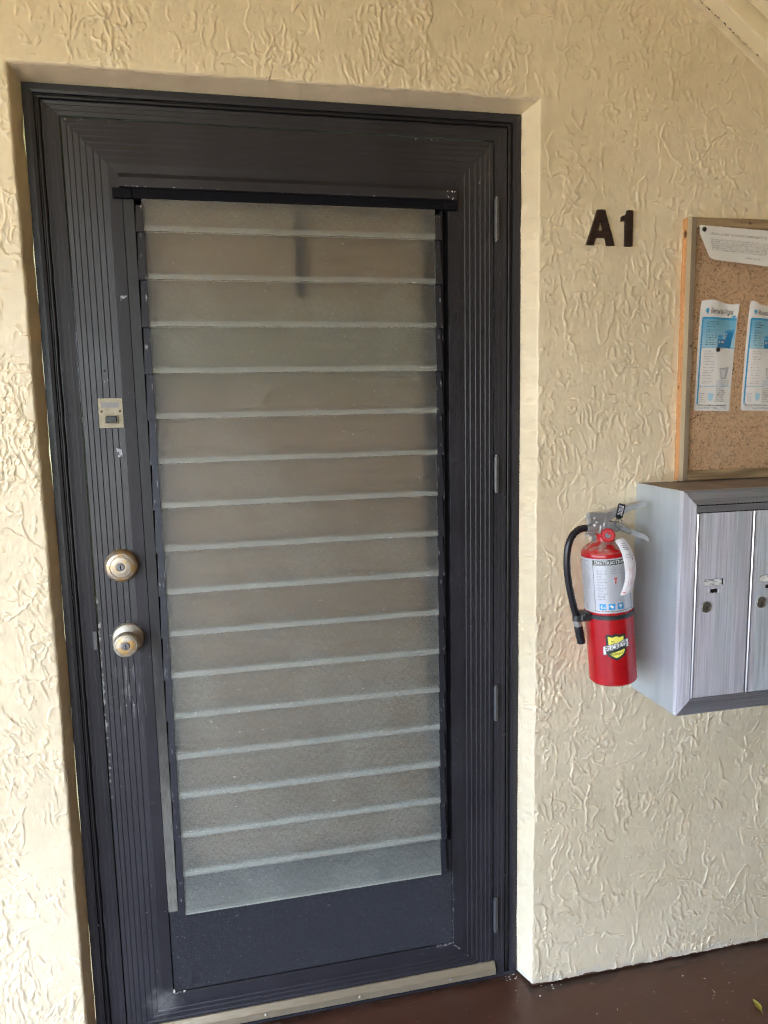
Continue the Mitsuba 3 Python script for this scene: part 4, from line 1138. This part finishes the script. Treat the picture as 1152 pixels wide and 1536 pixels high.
# wall hook that carries it
add(ex + '__wall_bracket', cat(rbox(1.112, 1.136, -0.116, Y0 + 0.003, 1.178, 1.190, 0.002), rbox(1.122, 1.146, Y0 - 0.005, Y0 + 0.003, 1.13, 1.186, 0.001)), 'cast_metal')

# tags hung on it
tg = thing('inspection_tag', 'curled white inspection tag with pink print on the extinguisher', 'tag')
from scipy.interpolate import CubicSpline
tv = np.array([0, 0.18, 0.45, 0.72, 1.0])
Lf = CubicSpline(tv, [(1.1275, 1.0425), (1.1370, 1.066), (1.1385, 1.097), (1.1310, 1.134), (1.1150, 1.1650)])
Rf = CubicSpline(tv, [(1.1640, 1.0480), (1.1690, 1.072), (1.1715, 1.100), (1.1640, 1.134), (1.1440, 1.1660)])


def tag_surf(u, v):
    v = np.asarray(v, float); u = np.asarray(u, float)
    l, r = Lf(np.clip(v, -0.02, 1.02)), Rf(np.clip(v, -0.02, 1.02))
    p = l * (1 - u[..., None]) + r * u[..., None]
    y = -0.1845 - 0.006 * np.sin(np.pi * u) + 0.020 * np.clip(v - 0.55, 0, 1) ** 1.5 + 0.010 * u * u
    zz = p[..., 1] + 0.006 * np.sin(np.pi * u) * np.clip((v - 0.85) / 0.15, 0, 1)
    return np.stack([p[..., 0], y, zz], -1)


add(tg + '__card', grid_solid(tag_surf(*np.meshgrid(np.linspace(0, 1, 20), np.linspace(0, 1, 40))), 0.0004), 'tag_paper', smooth=30)
TW, TH = 0.045, 0.13
def tprint(m, bs, name):
    add(tg + '__' + name, print_on(m, tag_surf, TW, TH, 0.00015), bs)
tprint(bars([0.118, 0.114, 0.110, 0.106, 0.094], 0.010, 0.026, 0, 0.0012, 31, 0.5), 'ink', 'text_line')
tprint(slab(0.006, 0.0885, 0.040, 0.0893), 'label_line', 'rule')
rt = []
for q in range(5):
    b = bars([0.0], 0.0, 0.060, 0, 0.0017, 40 + q, 0.25)
    v = b.vertices.copy(); b.vertices[:, 0], b.vertices[:, 1] = 0.012 + 0.0052 * q - v[:, 1], 0.018 + v[:, 0]
    b.invert(); rt.append(b)
tprint(cat(*rt), 'tag_pink', 'text_line')
tprint(cat(slab(0.027, 0.082, 0.031, 0.086), slab(0.004, 0.004, 0.012, 0.006)), 'red_print', 'text_line')

yt = thing('year_tag', 'small black plastic tag reading 2025 on the extinguisher handle', 'tag')
yc = [(-0.0088, -0.013), (-0.0042, -0.018), (0.0042, -0.018), (0.0088, -0.013), (0.0088, 0.0155), (0.0075, 0.017), (-0.0075, 0.017), (-0.0088, 0.0155)]
yo, yr = (1.1430, -0.1500, 1.2265), -0.24
add(yt + '__plate', on_wall(extrude(Polygon(yc), 0.0015), *yo, rot=yr), 'button_black')
m = meshkit.text_mesh('2025', 0.0105, 0.0002, True)
m.vertices[:, 0] *= 0.0225 / m.vertices[:, 0].max()
v = m.vertices.copy(); m.vertices[:, 0], m.vertices[:, 1] = -(v[:, 1] - 0.0052), v[:, 0] - 0.0095
m.vertices[:, 2] += 0.0016
add(yt + '__lettering', on_wall(m, *yo, rot=yr), 'label_white')
add(yt + '__tie', tube([(1.1395, -0.1512, 1.2100), (1.1385, -0.152, 1.205), (1.1395, -0.1515, 1.2015)], 0.0007, 6), 'strap_plastic')

for key in list(scene):
    part = key.split('__')[-1].rstrip('_0123456789')
    if '__' in key and part in ('text_line', 'rule', 'label_text', 'dial_mark', 'blue_band', 'bin_picture', 'lid_picture', 'figure') and key not in labels:
        labels[key] = {'kind': 'stuff'}
# ------------------------------------------------------------------ small things on the floor
rng = np.random.default_rng(77)
cm = []
for kq in range(55):
    if kq < 34:
        x, y = 0.93 + 0.13 * rng.random(), Y0 - 0.002 - abs(rng.normal()) * 0.02 if rng.random() < 0.5 else -0.02 + 0.02 * rng.random()
        if y > Y0 and x > 0.962:
            x = 0.93 + 0.03 * rng.random()
    else:
        x, y = 0.55 + 1.1 * rng.random(), -0.10 - 0.3 * rng.random()
    s = 0.0005 + 0.0016 * rng.random() ** 4
    c = trimesh.creation.icosphere(1, s); c.vertices *= [1.3, 1, 0.5]; c.vertices += [x, y, s * 0.4 + 0.0002]
    cm.append(c)
add('paint_flakes', trimesh.util.concatenate(cm), 'chip_white')
labels['paint_flakes'] = {'label': 'white paint flakes and grit scattered on the brown floor by the jamb', 'category': 'flakes', 'kind': 'stuff'}
lf = thing('fallen_leaf', 'small yellow green leaf lying on the brown floor under the mailboxes', 'leaf')
u, v = np.meshgrid(np.linspace(-1, 1, 9), np.linspace(0, 1, 13))
wv = 0.0075 * np.sin(np.pi * v ** 0.8)
P = np.stack([1.487 + u * wv, -0.250 + 0.030 * (v - 0.5) + 0.2 * u * wv, 0.003 + 0.004 * u * u + 0.004 * v * v], -1)
add(lf + '__blade', grid_solid(P, 0.0003), 'leaf', smooth=True)
add(lf + '__stalk', tube([(1.487, -0.265, 0.003), (1.486, -0.272, 0.002)], 0.0006, 6), 'leaf')

# the other lettering-free details of the street side: a kerb along the walkway
kerb = thing('walkway_kerb', 'pale concrete kerb along the outer edge of the walkway', 'kerb')
add(kerb + '__stone', rbox(-6.5, 7.0, -3.5, -3.31, -0.155, 0.0, 0.01), 'concrete')
